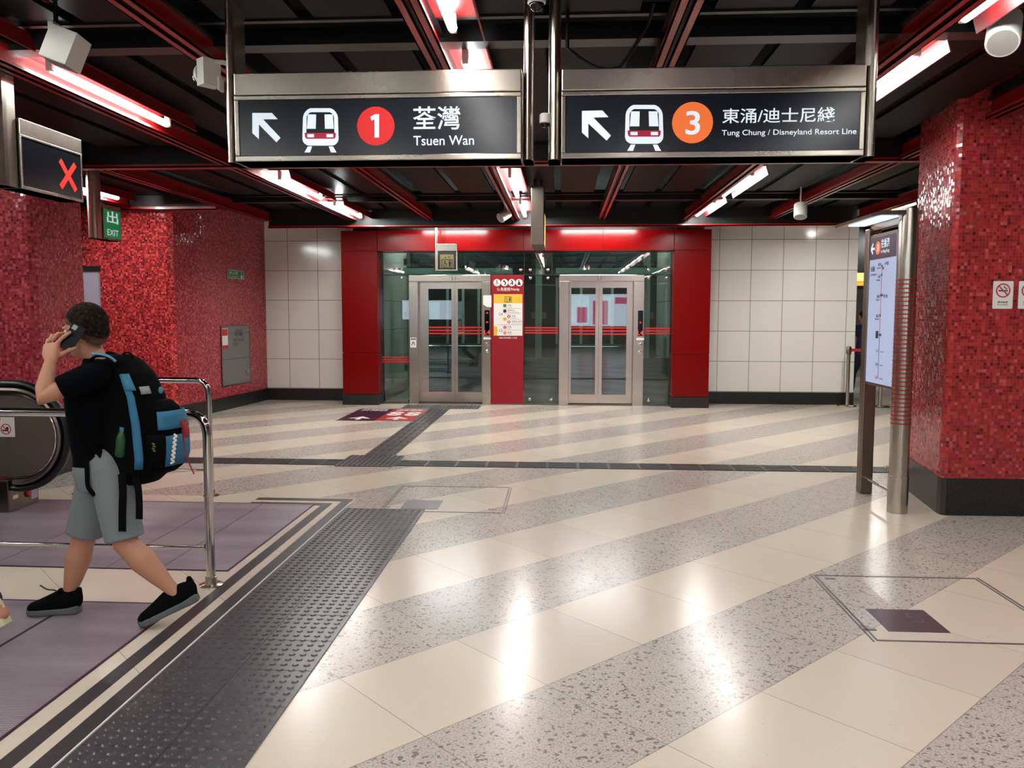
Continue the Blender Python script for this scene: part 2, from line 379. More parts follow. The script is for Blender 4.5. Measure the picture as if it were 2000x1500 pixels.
# ceiling: dark panels in bays between the red beams, a black slab above
XB = [-8.93, -7.56, -6.2, -4.83, -3.42, -2.135, -.76, .61, 1.945, 3.285, 4.64, 6.0, 7.35, 8.7]
cp = MB(); YS = [(-9.8, -5.4), (-5.1, -1.9), (-1.5, 1.3), (1.65, 4.62), (5.06, 7.92), (8.45, 11.2), (11.75, 12.95)]
for i in range(len(XB)-1):
    a, b = XB[i]+.2, XB[i+1]-.2; m = (XB[i]+XB[i+1])/2
    for y0, y1 in YS:
        cp.box(a, y0, 3.25, m-.045, y1, 3.28); cp.box(m+.045, y0, 3.25, b, y1, 3.28)
struct(cp, 'ceiling', MT['panel_dark'])
struct(MB().box(-14, -10, 3.95, 14, 26, 4.05), 'ceiling_slab', MT['void_black'])
# outer walls of the hall (behind the camera and far to the sides)
wt = pm('hall_wall', (168,160,152), .4)
struct(MB().box(-14, -10.1, 0, 14, -10, 3.95), 'wall_front', wt)
struct(MB().box(13.9, -10, 0, 14, 26, 3.95), 'wall_right', wt)
struct(MB().box(-14, -10, 0, -13.9, 26, 3.95), 'wall_left_outer', wt)
struct(MB().box(-14, 26, 0, 14, 26.1, 3.95), 'wall_back_far', wt)
# white tiled back walls either side of the lifts
WY = 14.5
struct(MB().box(-5.43, WY, .215, -3.825, WY+.15, 3.4), 'wall_back_left', MT['white_tile'])
struct(MB().box(2.485, WY, .215, 5.12, WY+.15, 3.4), 'wall_back_right', MT['white_tile'])
struct(MB().box(5.0, WY+.15, .215, 5.12, 18.2, 3.4), 'wall_passage', MT['white_tile'])
struct(MB().box(-5.43, WY-.02, 0, -3.825, WY+.1, .215), 'baseboard_back_left', MT['black_granite'])
struct(MB().box(2.485, WY-.02, 0, 5.125, WY+.1, .215), 'baseboard_back_right', MT['black_granite'])
# left mosaic walls
p0, p1, p2, p3 = (-5.42, 14.52), (-5.66, 11.52), (-5.72, 11.44), (-13.9, 11.44)
uvwall('wall_left', [p0, p1], .2, 3.35, MT['mosaic_dull'], kind='structure')
uvwall('wall_left_end', [p1, p2, p3], .2, 3.35, MT['mosaic_mixed'], kind='structure')
def skirt(mb, pts, z1, t=.02):
    for a, b in zip(pts, pts[1:]):
        a, b = V((*a,0)), V((*b,0)); d = (b-a).normalized(); nn = V((-d.y, d.x, 0))
        mb.prism([a-nn*.1-d*.0, b-nn*.1+d*.0, b+nn*t, a+nn*t], (0,0,z1))
bs = MB(); skirt(bs, [p0, p1], .215); struct(bs, 'baseboard_left', MT['black_granite'])
bs = MB(); skirt(bs, [p1, p2, p3], .215); struct(bs, 'baseboard_left_end', MT['black_granite'])
# left lilac doorway set in the mosaic end wall
dr = MB(); dr.box(-7.5, 11.4, .02, -6.74, 11.44, 2.19); o = struct(dr, 'door_1', MT['lilac_panel'])
struct(MB().box(-7.56, 11.38, 2.19, -6.725, 11.44, 2.27), 'door_frame', MT['ink_black'], o)
# ---------------------------------------------------------------- ceiling beams
def rbeam_x(name, label, x, y0, y1, z=3.09, h=.14, grp='red beams running towards the lifts'):
    t = thing(name, label, 'beam', (x, (y0+y1)/2, z), grp)
    for s in (-1, 1):
        b = MB(); b.box(x+s*.012, y0, z, x+s*.062, y1, z+.012); b.box(x+s*.012, y0, z, x+s*.02, y1, z+h); b.box(x+s*.054, y0, z, x+s*.062, y1, z+.03); b.build('red_channel', MT['red_paint'], t)
    MB().box(x-.012, y0, z+.03, x+.012, y1, z+h+.1).box(x-.05, y0, z+h, x+.05, y1, z+h+.02).build('black_web', MT['black_paint'], t)
    return t
bl = {-8.93:None, -7.56:None, -6.2:'red ceiling beam beside the exit sign, over the far left mosaic wall', -4.83:'red ceiling beam along the top of the left mosaic wall and tiled column',
 -3.42:'red ceiling beam beside the long fluorescent tubes at left, above the escalator cross sign', -2.135:'red ceiling beam ending above the small lift sign, behind the red circle sign',
 -.76:'red ceiling beam with fluorescent lights on its right, rising near the middle dome camera', .61:'plain red ceiling beam rising behind the left part of the orange circle sign',
 1.945:'red ceiling beam with fluorescent lights right of the orange circle sign', 3.285:'red ceiling beam meeting the right tiled column above the map stand',
 4.64:'red ceiling beam just behind the map stand canopy, right of the white tiles', 6.0:None, 7.35:None, 8.7:None}
for x in XB:
    y0, y1 = (-9.8, 13.1)
    if bl[x] is None: continue
    if x == -6.2: y1 = 11.25
    if x == -4.83: y0, y1 = 8.28, 13.1
    rbeam_x('ceiling_beam', bl[x], x, y0, y1)
def cbeam(label, x0, x1, y, z=3.075, h=.13):
    t = thing('cross_beam', label, 'beam', ((x0+x1)/2, y, z))
    MB().box(x0, y-.06, z, x1, y+.06, z+.014).box(x0, y-.06, z, x1, y-.05, z+.035).build('red_flange', MT['red_paint'], t)
    MB().box(x0, y-.02, z+.014, x1, y+.02, z+h+.25).build('black_web', MT['black_paint'], t); return t
cbeam('red cross beam spanning the hall just below the two big direction signs', -9, 9, 8.2)
cbeam('red cross beam along the back wall above the lift front', -4.83, 4.64, 13.15, 2.985)
t = thing('cross_beam', 'red cross beam along the top of the left mosaic end wall', 'beam', (-8, 11.32, 3.05))
MB().box(-11, 11.27, 3.05, -4.9, 11.39, 3.065).box(-11, 11.27, 3.05, -4.9, 11.28, 3.1).build('red_flange', MT['red_paint'], t)
MB().box(-11, 11.31, 3.065, -4.9, 11.35, 3.4).build('black_web', MT['black_paint'], t)
for y, lab in ((4.86, 'black ceiling rail above the two big direction signs'), (1.5, 'black ceiling rail nearest the viewer'), (11.6, 'black ceiling rail crossing the far fluorescent lights')):
    h = thing('ceiling_rail', lab, 'rail', (0, y, 3.2))
    MB().box(-9, y+.02, 3.2, 9, y+.16, 3.3).build('rail_bar', MT['black_rail'], h)
    MB().box(-9, y-.26, 3.24, 9, y-.22, 3.3).build('rail_lip', MT['black_rail'], h)
# foil wrapped ducts seen through the ceiling gap
d = MB(); rnd = random.Random(3)
pts = [(-9+i*.12, 5.05+rnd.uniform(-.012,.012), 3.66+rnd.uniform(-.012,.012)) for i in range(151)]
d.tube(pts, [.12+rnd.uniform(-.012,.01) for _ in pts], 14); tag(d.build('insulated_duct', MT['foil']), 'silver foil wrapped duct seen through the gap above the direction signs', 'duct')
# ---------------------------------------------------------------- fluorescent lights
def lamp(x, y0, y1, label, z=3.15, far=None):
    t = thing('ceiling_light', label, 'ceiling light', (x+.16, (y0+y1)/2, z+.07), 'fluorescent ceiling lights')
    MB().box(x+.045, y0-.1, z+.075, x+.29, y1+.06, z+.085).build('tray', MT['tray_red'], t)
    MB().prism([(x+.275, y0-.1, z+.085), (x+.283, y0-.1, z+.085), (x+.315, y0-.1, z-.02), (x+.305, y0-.1, z-.02)], (0, y1-y0+.3, 0)).build('side_fin', MT['tray_red'], t)
    MB().tube([(x+.15, y0, z), (x+.15, y1, z)], .026, 12).build('tube', MT['tube_light_far' if (y0 > 9 or x == -6.2) else 'tube_light'], t)
    for y in (y0-.02, y1+.02): MB().box(x+.13, y-.02, z-.02, x+.17, y+.02, z+.08, .006).build('lamp_holder', MT['white_plastic'], t)
    return t
XL = {'left': -3.42, 'centre': -.76, 'right': 1.945}
seen = {('left',0):'fluorescent tube in red tray at top left beside white box speaker', ('left',1):'fluorescent tube below the left end of the red circle sign',
 ('left',2):'far fluorescent tube above the left white tiled wall', ('centre',-1):'fluorescent tube at top edge left of the middle dome camera', ('centre',0):'fluorescent light whose tray end peeks above the red circle sign',
 ('centre',1):'fluorescent tube just left of the edge-on hanging sign', ('centre',2):'far fluorescent tube left of the edge-on hanging sign, nearest the lifts',
 ('right',-1):'fluorescent tube at the top right corner of the view', ('right',0):'fluorescent tube beside the right end of the orange circle sign', ('right',1):'fluorescent tube below the orange circle sign, nearer of the pair',
 ('right',2):'far fluorescent tube above the right white tiled wall'}
spans = {-1:(2.95,4.5), 0:(5.1,6.6), 1:(9.3,10.85), 2:(11.55,13.0)}
for k, x in XL.items():
    for i, (a, b) in spans.items(): lamp(x, a, b, seen.get((k,i), 'fluorescent tube beyond the left edge of the view'))
for x in (-3.42, -2.135, -.76, .61, 1.945, 3.285):  # unseen rows, with extra beams lit, added to throw frontal light on the far walls
    for a in (-6.8, -3.4, -1.2): lamp(x, a, a+1.5, 'fluorescent tube behind the viewer, added for frontal light')
for x in (-3.42, -.76, 1.945): lamp(x, 1.0, 2.5, 'fluorescent tube just behind the viewer')
lamp(-6.2, 9.6, 10.75, 'fluorescent tube behind the green exit sign')
lamp(-6.2, 7.9, 9.3, 'fluorescent tube left of the exit sign, behind the cross sign')
for a in (-2.4, 1.2, 4.6): lamp(-6.2, a, a+1.5, 'fluorescent tube over the escalators out of view')
lamp(4.64, 11.9, 13.1, 'fluorescent tube behind the far end of the map stand canopy'); lamp(4.64, 9.4, 11.4, 'fluorescent tube behind the map stand post, beside the right column')
for a in (-2.4, 1.2, 5.0, 17, 20): lamp(4.64 if a < 16 else 6.6, a, a+1.5, 'fluorescent tube out of view on the right')
for x0, x1, s in ((-2.45,-1.35,'left'), (-.02,1.25,'right')):
    t = thing('wall_washer_light', 'lengthwise tube hidden above the cross beam over the %s lift' % s, 'ceiling light', ((x0+x1)/2, 13.36, 3.06), 'tubes washing the lift header')
    MB().tube([(x0, 13.36, 3.02), (x1, 13.36, 3.02)], .014, 10).build('tube', MT['tube_light_washer'], t)
    MB().box(x0-.03, 13.32, 3.05, x1+.03, 13.4, 3.07).build('tray', MT['red_paint'], t)
    for x in (x0-.015, x1+.015): MB().box(x-.012, 13.345, 3.0, x+.012, 13.375, 3.055).build('lamp_holder', MT['white_plastic'], t)
# ---------------------------------------------------------------- mosaic columns
def column(label, pts, mat, inset=.02):
    c = V((sum(p[0] for p in pts)/len(pts), sum(p[1] for p in pts)/len(pts), 0))
    t = thing('tiled_column', label, 'column', c)
    uvwall('shaft', pts, .3, 3.95, mat, t, True)
    b = MB(); b.prism([(c.x+(p[0]-c.x)*1.012, c.y+(p[1]-c.y)*1.012, 0) for p in pts], (0,0,.3)); b.build('plinth', MT['black_granite'], t); return t
column('red mosaic tiled column at right beside the map stand', [(3.16,7.52),(3.03,6.62),(3.03,6.56),(3.06,6.53),(4.6,6.56),(4.6,7.6)], MT['mosaic_red'])
column('dark red mosaic tiled column at left behind the escalator', [(-4.95,8.1),(-6.3,8.1),(-6.3,7.32),(-5.0,7.32),(-4.95,7.37)], MT['mosaic_dull'])
# ---------------------------------------------------------------- floor fittings
def studs(mb, x0, x1, y0, y1, n, p, r=.017, z=.006, h=.0055):
    nx = max(1, int(round((x1-x0)/p))); ny = max(1, int(round((y1-y0)/p)))
    for i in range(nx):
        for j in range(ny):
            cx, cy = x0+(i+.5)*(x1-x0)/nx, y0+(j+.5)*(y1-y0)/ny; k = len(mb.v)
            vs = [(cx+r*math.cos(2*math.pi*q/8), cy+r*math.sin(2*math.pi*q/8), z) for q in range(8)]+[(cx+r*.62*math.cos(2*math.pi*q/8), cy+r*.62*math.sin(2*math.pi*q/8), z+h) for q in range(8)]
            mb.add(vs, [(q,(q+1)%8,8+(q+1)%8,8+q) for q in range(8)]+[list(range(8,16))])
t = thing('tactile_paving', 'wide dark grey studded tactile paving running along the escalator landings', 'tactile paving', (-1.44,4,0))
MB().box(-1.768, 1.2, 0, -1.108, 6.41, .006).build('paving_slab', MT['tactile_grey'], t)
s_ = MB(); studs(s_, -1.755, -1.12, 1.21, 6.4, 12, .0545); s_.build('studs', MT['tactile_grey'], t, 'stuff')
j_ = MB()
for k in range(16): j_.box(-1.768, 1.44+k*.33, .0055, -1.108, 1.443+k*.33, .0066)
j_.box(-1.4395, 1.2, .0055, -1.4365, 6.41, .0066); j_.build('joint_lines', MT['ink_black'], t)
def ridges(name_label, x0, x1, y0, y1, along, cat='tactile paving'):
    t = thing('guide_path', name_label, cat, ((x0+x1)/2, (y0+y1)/2, 0), 'dark tactile guide paths')
    MB().box(x0, y0, 0, x1, y1, .005).build('paving_slab', MT['tactile_grey'], t); b = MB()
    if along == 'x':
        x = x0+.02
        while x < x1-.05:
            e = min(x+.29, x1-.01)
            for k in range(4): yy = y0+(k+.5)*(y1-y0)/4; b.box(x, yy-.017, .005, e, yy+.017, .010)
            x += .32
    else:
        y = y0+.02
        while y < y1-.05:
            e = min(y+.29, y1-.01)
            for k in range(4): xx = x0+(k+.5)*(x1-x0)/4; b.box(xx-.017, y, .005, xx+.017, e, .010)
            y += .32
    b.build('ridges', MT['tactile_grey'], t); return t
ridges('dark ridged guide path crossing the floor behind the walking man', -8, -2.375, 8.26, 8.58, 'x')
ridges('dark ridged guide path crossing the floor to the right map stand', -1.755, 4.9, 8.26, 8.58, 'x')
ridges('dark ridged guide path leading straight to the left lift', -2.215, -1.875, 8.86, 13.34, 'y')
def stud_block(label, x0, x1, y0, y1):
    t = thing('warning_paving', label, 'tactile paving', ((x0+x1)/2,(y0+y1)/2,0)); MB().box(x0,y0,0,x1,y1,.005).build('paving_slab', MT['tactile_grey'], t)
    b = MB(); studs(b, x0+.01, x1-.01, y0+.01, y1-.01, 0, .055, z=.005); b.build('studs', MT['tactile_grey'], t, 'stuff')
stud_block('dark studded paving square where the guide paths cross', -2.37, -1.76, 8.2, 8.86)
stud_block('dark studded paving strip in front of the left lift door', -2.7, -1.4, 13.34, 13.86)
def inlay(label, xa, xb, ya, yb, xl):
    t = tag(MB().box(xa, .8, 0, xb, yb, .0015).box(xl, ya, 0, xa, yb, .0015).build('floor_inlay', MT['inlay_dark']), label, 'floor inlay', 'twin dark border lines on the floor')
XA0, XA1 = gz(91,1500).x, gz(119,1500).x; XB0, XB1 = gz(21,1500).x, gz(51,1500).x
inlay('dark border line on the floor touching the tactile paving', -1.865, -1.785, 6.66, 6.745, -2.62)
inlay('dark border line on the floor nearer the landing plates', -2.0, -1.925, 6.50, 6.585, -2.62) 
tag(MB().box(-1.779, .8, 0, -1.772, 6.6, .008).build('edge_strip', MT['white_print']), 'thin bright metal strip between dark border line and tactile paving', 'floor trim')
def plate(label, x0, x1, y0, y1, seams):
    t = thing('landing_plate', label, 'landing plate', ((x0+x1)/2, (y0+y1)/2, 0), 'escalator landing plates')
    MB().box(x0, y0, 0, x1, y1, .004).build('ribbed_plate', MT['landing_plate'], t)
    b = MB()
    for x, wd_ in seams: b.box(x-wd_/2, y0, .0035, x+wd_/2, y1, .0052)
    b.build('seams', MT['brass_grey'] if seams[0][1] < .01 else MT['ink_black'], t)
    MB().box(x0, y0-.012, 0, x1, y0, .005).box(x0, y1, 0, x1, y1+.012, .005).box(x1, y0-.012, 0, x1+.012, y1+.012, .005).build('edge_trim', MT['sticker_purple'], t)
plate('purple grey metal landing plate behind the front barrier rail', -7, -2.07, 4.78, 6.52, [(-2.5,.008),(-2.85,.008),(-3.6,.008)])
plate('purple grey metal landing plate under the walking man\'s feet', -7, -2.1, 1.6, 4.19, [(-2.68,.016),(-3.6,.016)])
def hatch(label, x0, x1, y0, y1, px0, px1, py0, py1, mat, g=None):
    t = thing('access_cover', label, 'access cover', ((x0+x1)/2, (y0+y1)/2, 0))
    f = MB(); w = .012
    for d_ in (0, .022):
        f.box(x0-d_, y0-d_, 0, x0-d_+w*.7, y1+d_, .003).box(x1+d_-w*.7, y0-d_, 0, x1+d_, y1+d_, .003)
    f.box(x0, y0-w, 0, x1, y0, .003).box(x0, y1, 0, x1, y1+w, .003); f.build('frame', MT['brass_grey'], t)
    k = MB()
    for xx, yy in ((x0+.05, y1-.06), (x0-.01, y0+.12), (x1-.12, y0+.1)): k.box(xx, yy, 0, xx+.06, yy+.02, .003)
    k.build('lifting_key', MT['brass_grey'], t)
    MB().box(px0, py0, 0, px1, py1, .0025).build('plate', mat, t)
    if g: Fr((px1, py1, .0025), (-1,0,0), (0,-1,0)).text('G', MT['brass_grey'], t, (.06,.06,.13,.2), .0004)
hatch('metal framed floor access cover with small grey plate near the tactile paving end', -1.46, -.475, 6.36, 7.3, -1.32, -1.01, 6.44, 6.75, MT['brass_grey'])
hatch('metal framed floor access cover with purple plate at lower right', 1.55, 2.51, 3.96, 4.94, 1.655, 1.96, 4.075, 4.385, MT['hatch_purple'], 1)
def sticker(label, x0, x1, y0, y1, mat, txt, icons):
    t = thing('floor_sticker', label, 'floor sticker', ((x0+x1)/2, (y0+y1)/2, 0), 'floor stickers before the left lift'); MB().box(x0,y0,0,x1,y1,.002).build('sheet', mat, t)
    fr = Fr((x0, y0, .002), (1,0,0), (0,1,0)); w, h = x1-x0, y1-y0; a = MB(); c = w*.5
    fr.poly(a, [(c-.035,.08*h),(c+.035,.08*h),(c+.035,.24*h),(c-.035,.24*h)], 0, .001)
    fr.poly(a, [(c-.17,.17*h),(c-.09,.17*h),(c,.25*h),(c+.09,.17*h),(c+.17,.17*h),(c,.33*h)], 0, .001); a.build('arrow', MT['white_print'], t)
    fr.text(txt, MT['white_print'], t, (.12*w,.80*h,.88*w,.95*h), .0005, .01)
    if icons:
        b = MB()
        for i in range(2):
            for j in range(2): fr.ring(b, c-.14+.28*i, h*(.5+.16*j), .04, .115, 0, .001, 20)
        b.build('icons', MT['white_print'], t)
sticker('purple half of the floor sticker with white arrow before the left lift', -3.36, -2.79, 11.74, 13.22, MT['sticker_purple'], '升降機', False)
sticker('red half of the floor sticker with round icons before the left lift', -2.79, -2.22, 11.76, 13.24, MT['sticker_red'], '優先使用', True)
# ---------------------------------------------------------------- lift front
GY = 14.05; LF = Fr((0, GY, 0), (1,0,0), (0,0,1)); PF = Fr((0, 13.8, 0), (1,0,0), (0,0,1))
t = thing('lift_portal', 'red panelled portal framing both lifts', 'portal', (-.67, 13.9, 0))
g = .006
for xa, xb, nm in ((-3.82, -3.19, 'pillar_panel'), (1.86, 2.48, 'pillar_panel')):
    for z0, z1 in ((.185, .905), (.905, 2.66), (2.66, 3.01)):
        MB().box(xa+g/2, 13.8, z0+g/2, xb-g/2, 14.2, z1-g/2, .004).build(nm, MT['red_panel'], t)
    MB().box(xa+.02, 13.82, .1, xb-.02, 14.38, 3.0).build('pillar_core', MT['black_paint'], t)
    MB().box(xa-.004, 13.79, 0, xb+.004, 14.2, .18).build('plinth', MT['black_granite'], t)
hx = [-3.19, -2.02, -.67, .67, 1.86]
for a, b in zip(hx, hx[1:]): MB().box(a+g/2, 13.8, 2.66, b-g/2, 14.0, 3.01, .004).build('header_panel', MT['red_panel'], t)
MB().box(-3.19, 13.83, 2.67, 1.86, 14.4, 3.3).build('header_core', MT['black_paint'], t)
# shaft behind the glass
struct(MB().box(-3.3, 14.42, .2, -3.22, 16.6, 3.2), 'wall_shaft_left', MT['white_tile'])
struct(MB().box(1.9, 14.42, .2, 1.98, 16.6, 3.2), 'wall_shaft_right', MT['white_tile'])
struct(MB().box(-3.3, 14.42, 0, -3.21, 16.6, .2).box(1.89, 14.42, 0, 1.98, 16.6, .2), 'baseboard_shaft', MT['black_granite'])
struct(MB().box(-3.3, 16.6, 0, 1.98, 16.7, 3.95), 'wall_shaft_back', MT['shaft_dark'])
def lx(x): return LF.px(x, 650)[0]
def lz(y): return LF.px(1020, y)[1]
enc = thing('lift_enclosure', 'clear glass screen around the two lifts under the red header', 'glass screen', (-.67, GY, 0))
x745, x800, x958, x1023, x1092, x1257, x1311 = [lx(v) for v in (744, 800, 959, 1023.5, 1091.5, 1257, 1311)]
zt, z0h = 2.655, lz(537)
def pane(xa, xb, za, zb): return MB().box(xa+.003, GY, za, xb-.003, GY+.012, zb).build('glass_pane', MT['clear_glass'], enc)
pane(-3.19, x1023, z0h+.004, zt); pane(x1023, 1.86, z0h+.004, zt); pa = pane(-3.19, x800, .02, z0h); pb = pane(x1023, x1092, .02, z0h); pc = pane(x1257, 1.86, .02, z0h)
def stripes(par, xa, xb, ys):
    b = MB()
    for y in ys: b.box(xa, GY-.004, lz(y)-.011, xb, GY-.001, lz(y)+.011)
    b.build('red_stripes', MT['glass_stripe'], par)
stripes(pa, -3.18, x800-.01, (699, 704, 708.5)); stripes(pb, x1023+.01, x1092-.01, (640, 645, 650)); stripes(pc, x1257+.01, 1.85, (640.5, 645.5, 650.5))
for p_, xa, xb in ((pb, x1023, x1092), (pc, x1257, 1.86)):
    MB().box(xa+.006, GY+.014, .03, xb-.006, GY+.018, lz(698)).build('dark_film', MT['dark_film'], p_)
    for xx in ((xa+.1, xb-.13) if p_ is pb else (xa+.1,)): MB().lathe((xx, GY-.001, .10), [(.028,0),(.028,.012),(.018,.02)], 16, (0,-1,0)).build('glass_fixing', MT['chrome'], p_)
for xa, xb in ((-2.98, lx(1000)), (lx(1085), lx(1296))):
    MB().box(xa, GY+.05, lz(535), xb, GY+.2, lz(523)).build('glass_fin', MT['green_channel'], enc)
MB().box(x1023-.006, GY-.004, z0h, x1023+.006, GY+.02, zt).box(-3.19, GY-.003, z0h-.006, 1.86, GY+.02, z0h+.006).build('joint_seal', MT['rubber_black'], enc)
MB().box(-3.19, GY-.03, 0, 1.86, GY+.06, .02).build('bottom_channel', MT['steel_dark'], enc)
for px_ in (784, 1017, 1036, 1070, 1267, 1302):
    for py_ in (527, 543): MB().lathe(LF.P(*LF.px(px_, py_), .002), [(.024,0),(.024,.012),(.014,.018)], 14, (0,-1,0)).build('spider_fixing', MT['chrome'], enc)
def steelwork(label, x, z1):
    t = thing('guide_rail', label, 'lift guide rail', (x, 15.2, 0))
    MB().box(x-.06, 15.1, 0, x+.06, 15.2, z1).box(x-.015, 15.0, 0, x+.015, 15.1, z1).build('rail', MT['cabin_frame'], t)
    for z in (.5, 1.5, 2.5): MB().box(x-.14, 15.18, z, x+.14, 15.26, z+.12).build('bracket', MT['steel_dark'], t)
steelwork('pale steel guide rail seen through the glass left of the left lift', -2.86, 3.0); steelwork('pale steel guide rail seen through the glass right of the priority panel', -.45, 3.0); steelwork('pale steel guide rail seen through the glass right of the right lift', 1.55, 3.0)
def lift(label, clabel, xo0, xi0, xp0, xp1, xm, xp2, xp3, xi1, xo1, yt, yi, ypt, ypb, yb, film, notice):
    """pixel columns: outer jamb, inner jamb, panes, meeting line"""
    X0, I0, P0, P1, XM, P2, P3, I1, X1 = [lx(v) for v in (xo0, xi0, xp0, xp1, xm, xp2, xp3, xi1, xo1)]
    ZT, ZI, ZP, ZQ = lz(yt), lz(yi), lz(ypt), lz(ypb)
    t = thing('lift', label, 'lift', ((X0+X1)/2, GY, 0), 'the two lifts')
    jl = MB().box(X0, GY-.05, 0, I0, GY+.16, ZI, .006).build('door_jamb', MT['steel'], t); jr = MB().box(I1, GY-.05, 0, X1, GY+.16, ZI, .006).build('door_jamb', MT['steel'], t)
    MB().box(X0, GY-.05, ZI, X1, GY+.16, ZT, .006).build('lintel', MT['steel'], t)
    JF = Fr((0, GY-.05, 0), (1,0,0), (0,0,1))
    JF.text('L1', MT['ink'], t, (XM-.03, (ZI+ZT)/2-.03, XM+.03, (ZI+ZT)/2+.03), .001, 0, 'lift_number')
    MB().box(I0, GY-.02, 0, I1, GY+.2, .012).build('sill', MT['steel_dark'], t)
    for a, b, p, q in ((I0, XM-.002, P0, P1), (XM+.002, I1, P2, P3)):
        zb = .03; m = MB(); y0, y1 = GY+.06, GY+.1
        m.box(a, y0, zb, p, y1, ZI).box(q, y0, zb, b, y1, ZI).box(p, y0, zb, q, y1, ZQ).box(p, y0, ZP, q, y1, ZI)
        d = m.build('door_leaf', MT['steel'], t)
        MB().box(p, y0+.015, ZQ, q, y0+.022, ZP).build('door_glass', MT['clear_glass'], d)
        s = MB()
        for y in (640, 646, 652): s.box(p, y0+.008, lz(y)-.013, q, y0+.013, lz(y)+.013)
        s.build('red_stripes', MT['glass_stripe'], d)
    ind = MB().box(lx(xo1-12), GY-.056, lz(655), lx(xo1-2), GY-.049, lz(606), .002).build('floor_indicator', MT['lens_black'], jr)
    DF = Fr((0, GY-.056, 0), (1,0,0), (0,0,1))
    DF.text('L4', MT['led_red'], t, (lx(xo1-12.2), lz(653), lx(xo1-1.8), lz(645)), .0005, .0, 'led_digits')
    a = MB(); c_ = lx(xo1-7)
    for yy in ((611,) if notice else ()) + (629,): DF.poly(a, [(c_-.022, lz(yy+1.3)), (c_+.022, lz(yy+1.3)), (c_, lz(yy-1.6))], .0005, .001)
    a.build('led_arrow', MT['led_red'], t)
    for yy in (672, 686): MB().lathe(JF.P(c_, lz(yy), 0), [(.03,0),(.03,.008),(.022,.014)], 16, (0,-1,0)).build('call_button', MT['chrome'], jr)
    MB().box(c_-.065, GY-.053, lz(663), c_+.065, GY-.05, lz(659)).build('label_plate', MT['white_print'], jr)
    if notice:
        n = MB(); JF.poly(n, [(c_-.07, lz(595)), (c_-.07, lz(577)), (c_+.075, lz(577)), (c_+.075, lz(600)), (c_-.0, lz(600))], .001, .002); n.build('paper_notice', MT['white_print'], jr)
        cl = lx(808); n = MB().box(cl-.055, GY-.054, lz(679.5), cl+.055, GY-.05, lz(660)).build('white_notice', MT['white_print'], jl)
        n = MB(); JF.rect(n, cl-.045, lz(664), cl+.045, lz(662), .005, .001); JF.line(n, [(cl-.03, lz(675)), (cl, lz(668)), (cl+.03, lz(675))], .012, .005, .001); n.build('icon', MT['ink'], jl)
    # cabin
    k = thing('lift_cabin', clabel, 'lift cabin', ((X0+X1)/2, 15.1, 0)); w = MT['cabin_frame']
    CX0, CX1 = I0-.25, I1+.25
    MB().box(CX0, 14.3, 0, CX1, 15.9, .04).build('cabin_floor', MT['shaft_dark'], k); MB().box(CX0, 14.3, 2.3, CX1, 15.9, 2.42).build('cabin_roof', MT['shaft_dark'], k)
    MB().box(CX0+.3, 14.6, 2.28, CX1-.3, 15.6, 2.3).build('cabin_fill_panel', MT['cabin_fill_glow'] if 'cabin_fill_glow' in MT else pm('cabin_fill_glow', (210,232,230), .4, emit=2.2), k)  # added glowing panel, out of sight, lifts the dark cabin interior
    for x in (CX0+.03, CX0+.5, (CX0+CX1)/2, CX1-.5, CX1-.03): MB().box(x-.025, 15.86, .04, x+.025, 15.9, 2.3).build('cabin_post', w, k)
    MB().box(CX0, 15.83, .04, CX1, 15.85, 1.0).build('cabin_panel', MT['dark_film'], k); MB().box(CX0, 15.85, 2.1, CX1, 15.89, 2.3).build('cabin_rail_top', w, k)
    MB().box(CX0, 15.87, 1.0, CX1, 15.88, 2.1).build('cabin_glass', MT['clear_glass'], k); MB().tube([(CX0+.1, 15.78, .95), (CX1-.1, 15.78, .95)], .02, 10).build('cabin_handrail', MT['chrome'], k)
lift('left glass door lift with paper notices on its steel frame', 'dim cabin behind the left lift doors', 800, 818, 836, 881, 887.5, 893.5, 940, 942, 959, 537, 550, 564, 767, 788, None, True)
lift('right glass door lift beside the right red pillar', 'dim cabin behind the right lift doors', 1091.5, 1111, 1115.5, 1163, 1169.5, 1176.5, 1224, 1236, 1257, 537, 549.5, 562, 770, 790, None, False)
for x0, x1 in ((-2.6,-1.2), (0,1.4)):
    t = thing('shaft_light', 'tube lighting the lift shaft above the cabins, hidden by the header', 'shaft light', ((x0+x1)/2, 16.2, 3.5), 'lift shaft tubes')
    MB().tube([(x0, 16.2, 3.45), (x1, 16.2, 3.45)], .02, 10).build('tube', MT['tube_light'], t); MB().box(x0-.05, 16.15, 3.48, x1+.05, 16.6, 3.5).build('tray', MT['steel_dark'], t)
    for x in (x0-.015, x1+.015): MB().box(x-.012, 16.185, 3.42, x+.012, 16.215, 3.485).build('lamp_holder', MT['white_plastic'], t)
for x in (-2.98, 1.72):  # tubes added out of sight to brighten the shaft side walls
    t = thing('shaft_light', 'added tube brightening the side wall of the lift shaft, hidden by the header', 'shaft light', (x, 15.4, 3.2), 'added lift shaft side tubes')
    MB().tube([(x, 14.7, 3.2), (x, 16.3, 3.2)], .018, 10).build('tube', MT['tube_light'], t); MB().box(x-.05, 14.65, 3.225, x+.05, 16.35, 3.25).box(x-.01, 14.9, 3.25, x+.01, 14.92, 3.95).box(x-.01, 16.1, 3.25, x+.01, 16.12, 3.95).build('tray', MT['steel_dark'], t)
    for y in (14.685, 16.315): MB().box(x-.015, y-.012, 3.18, x+.015, y+.012, 3.23).build('lamp_holder', MT['white_plastic'], t)
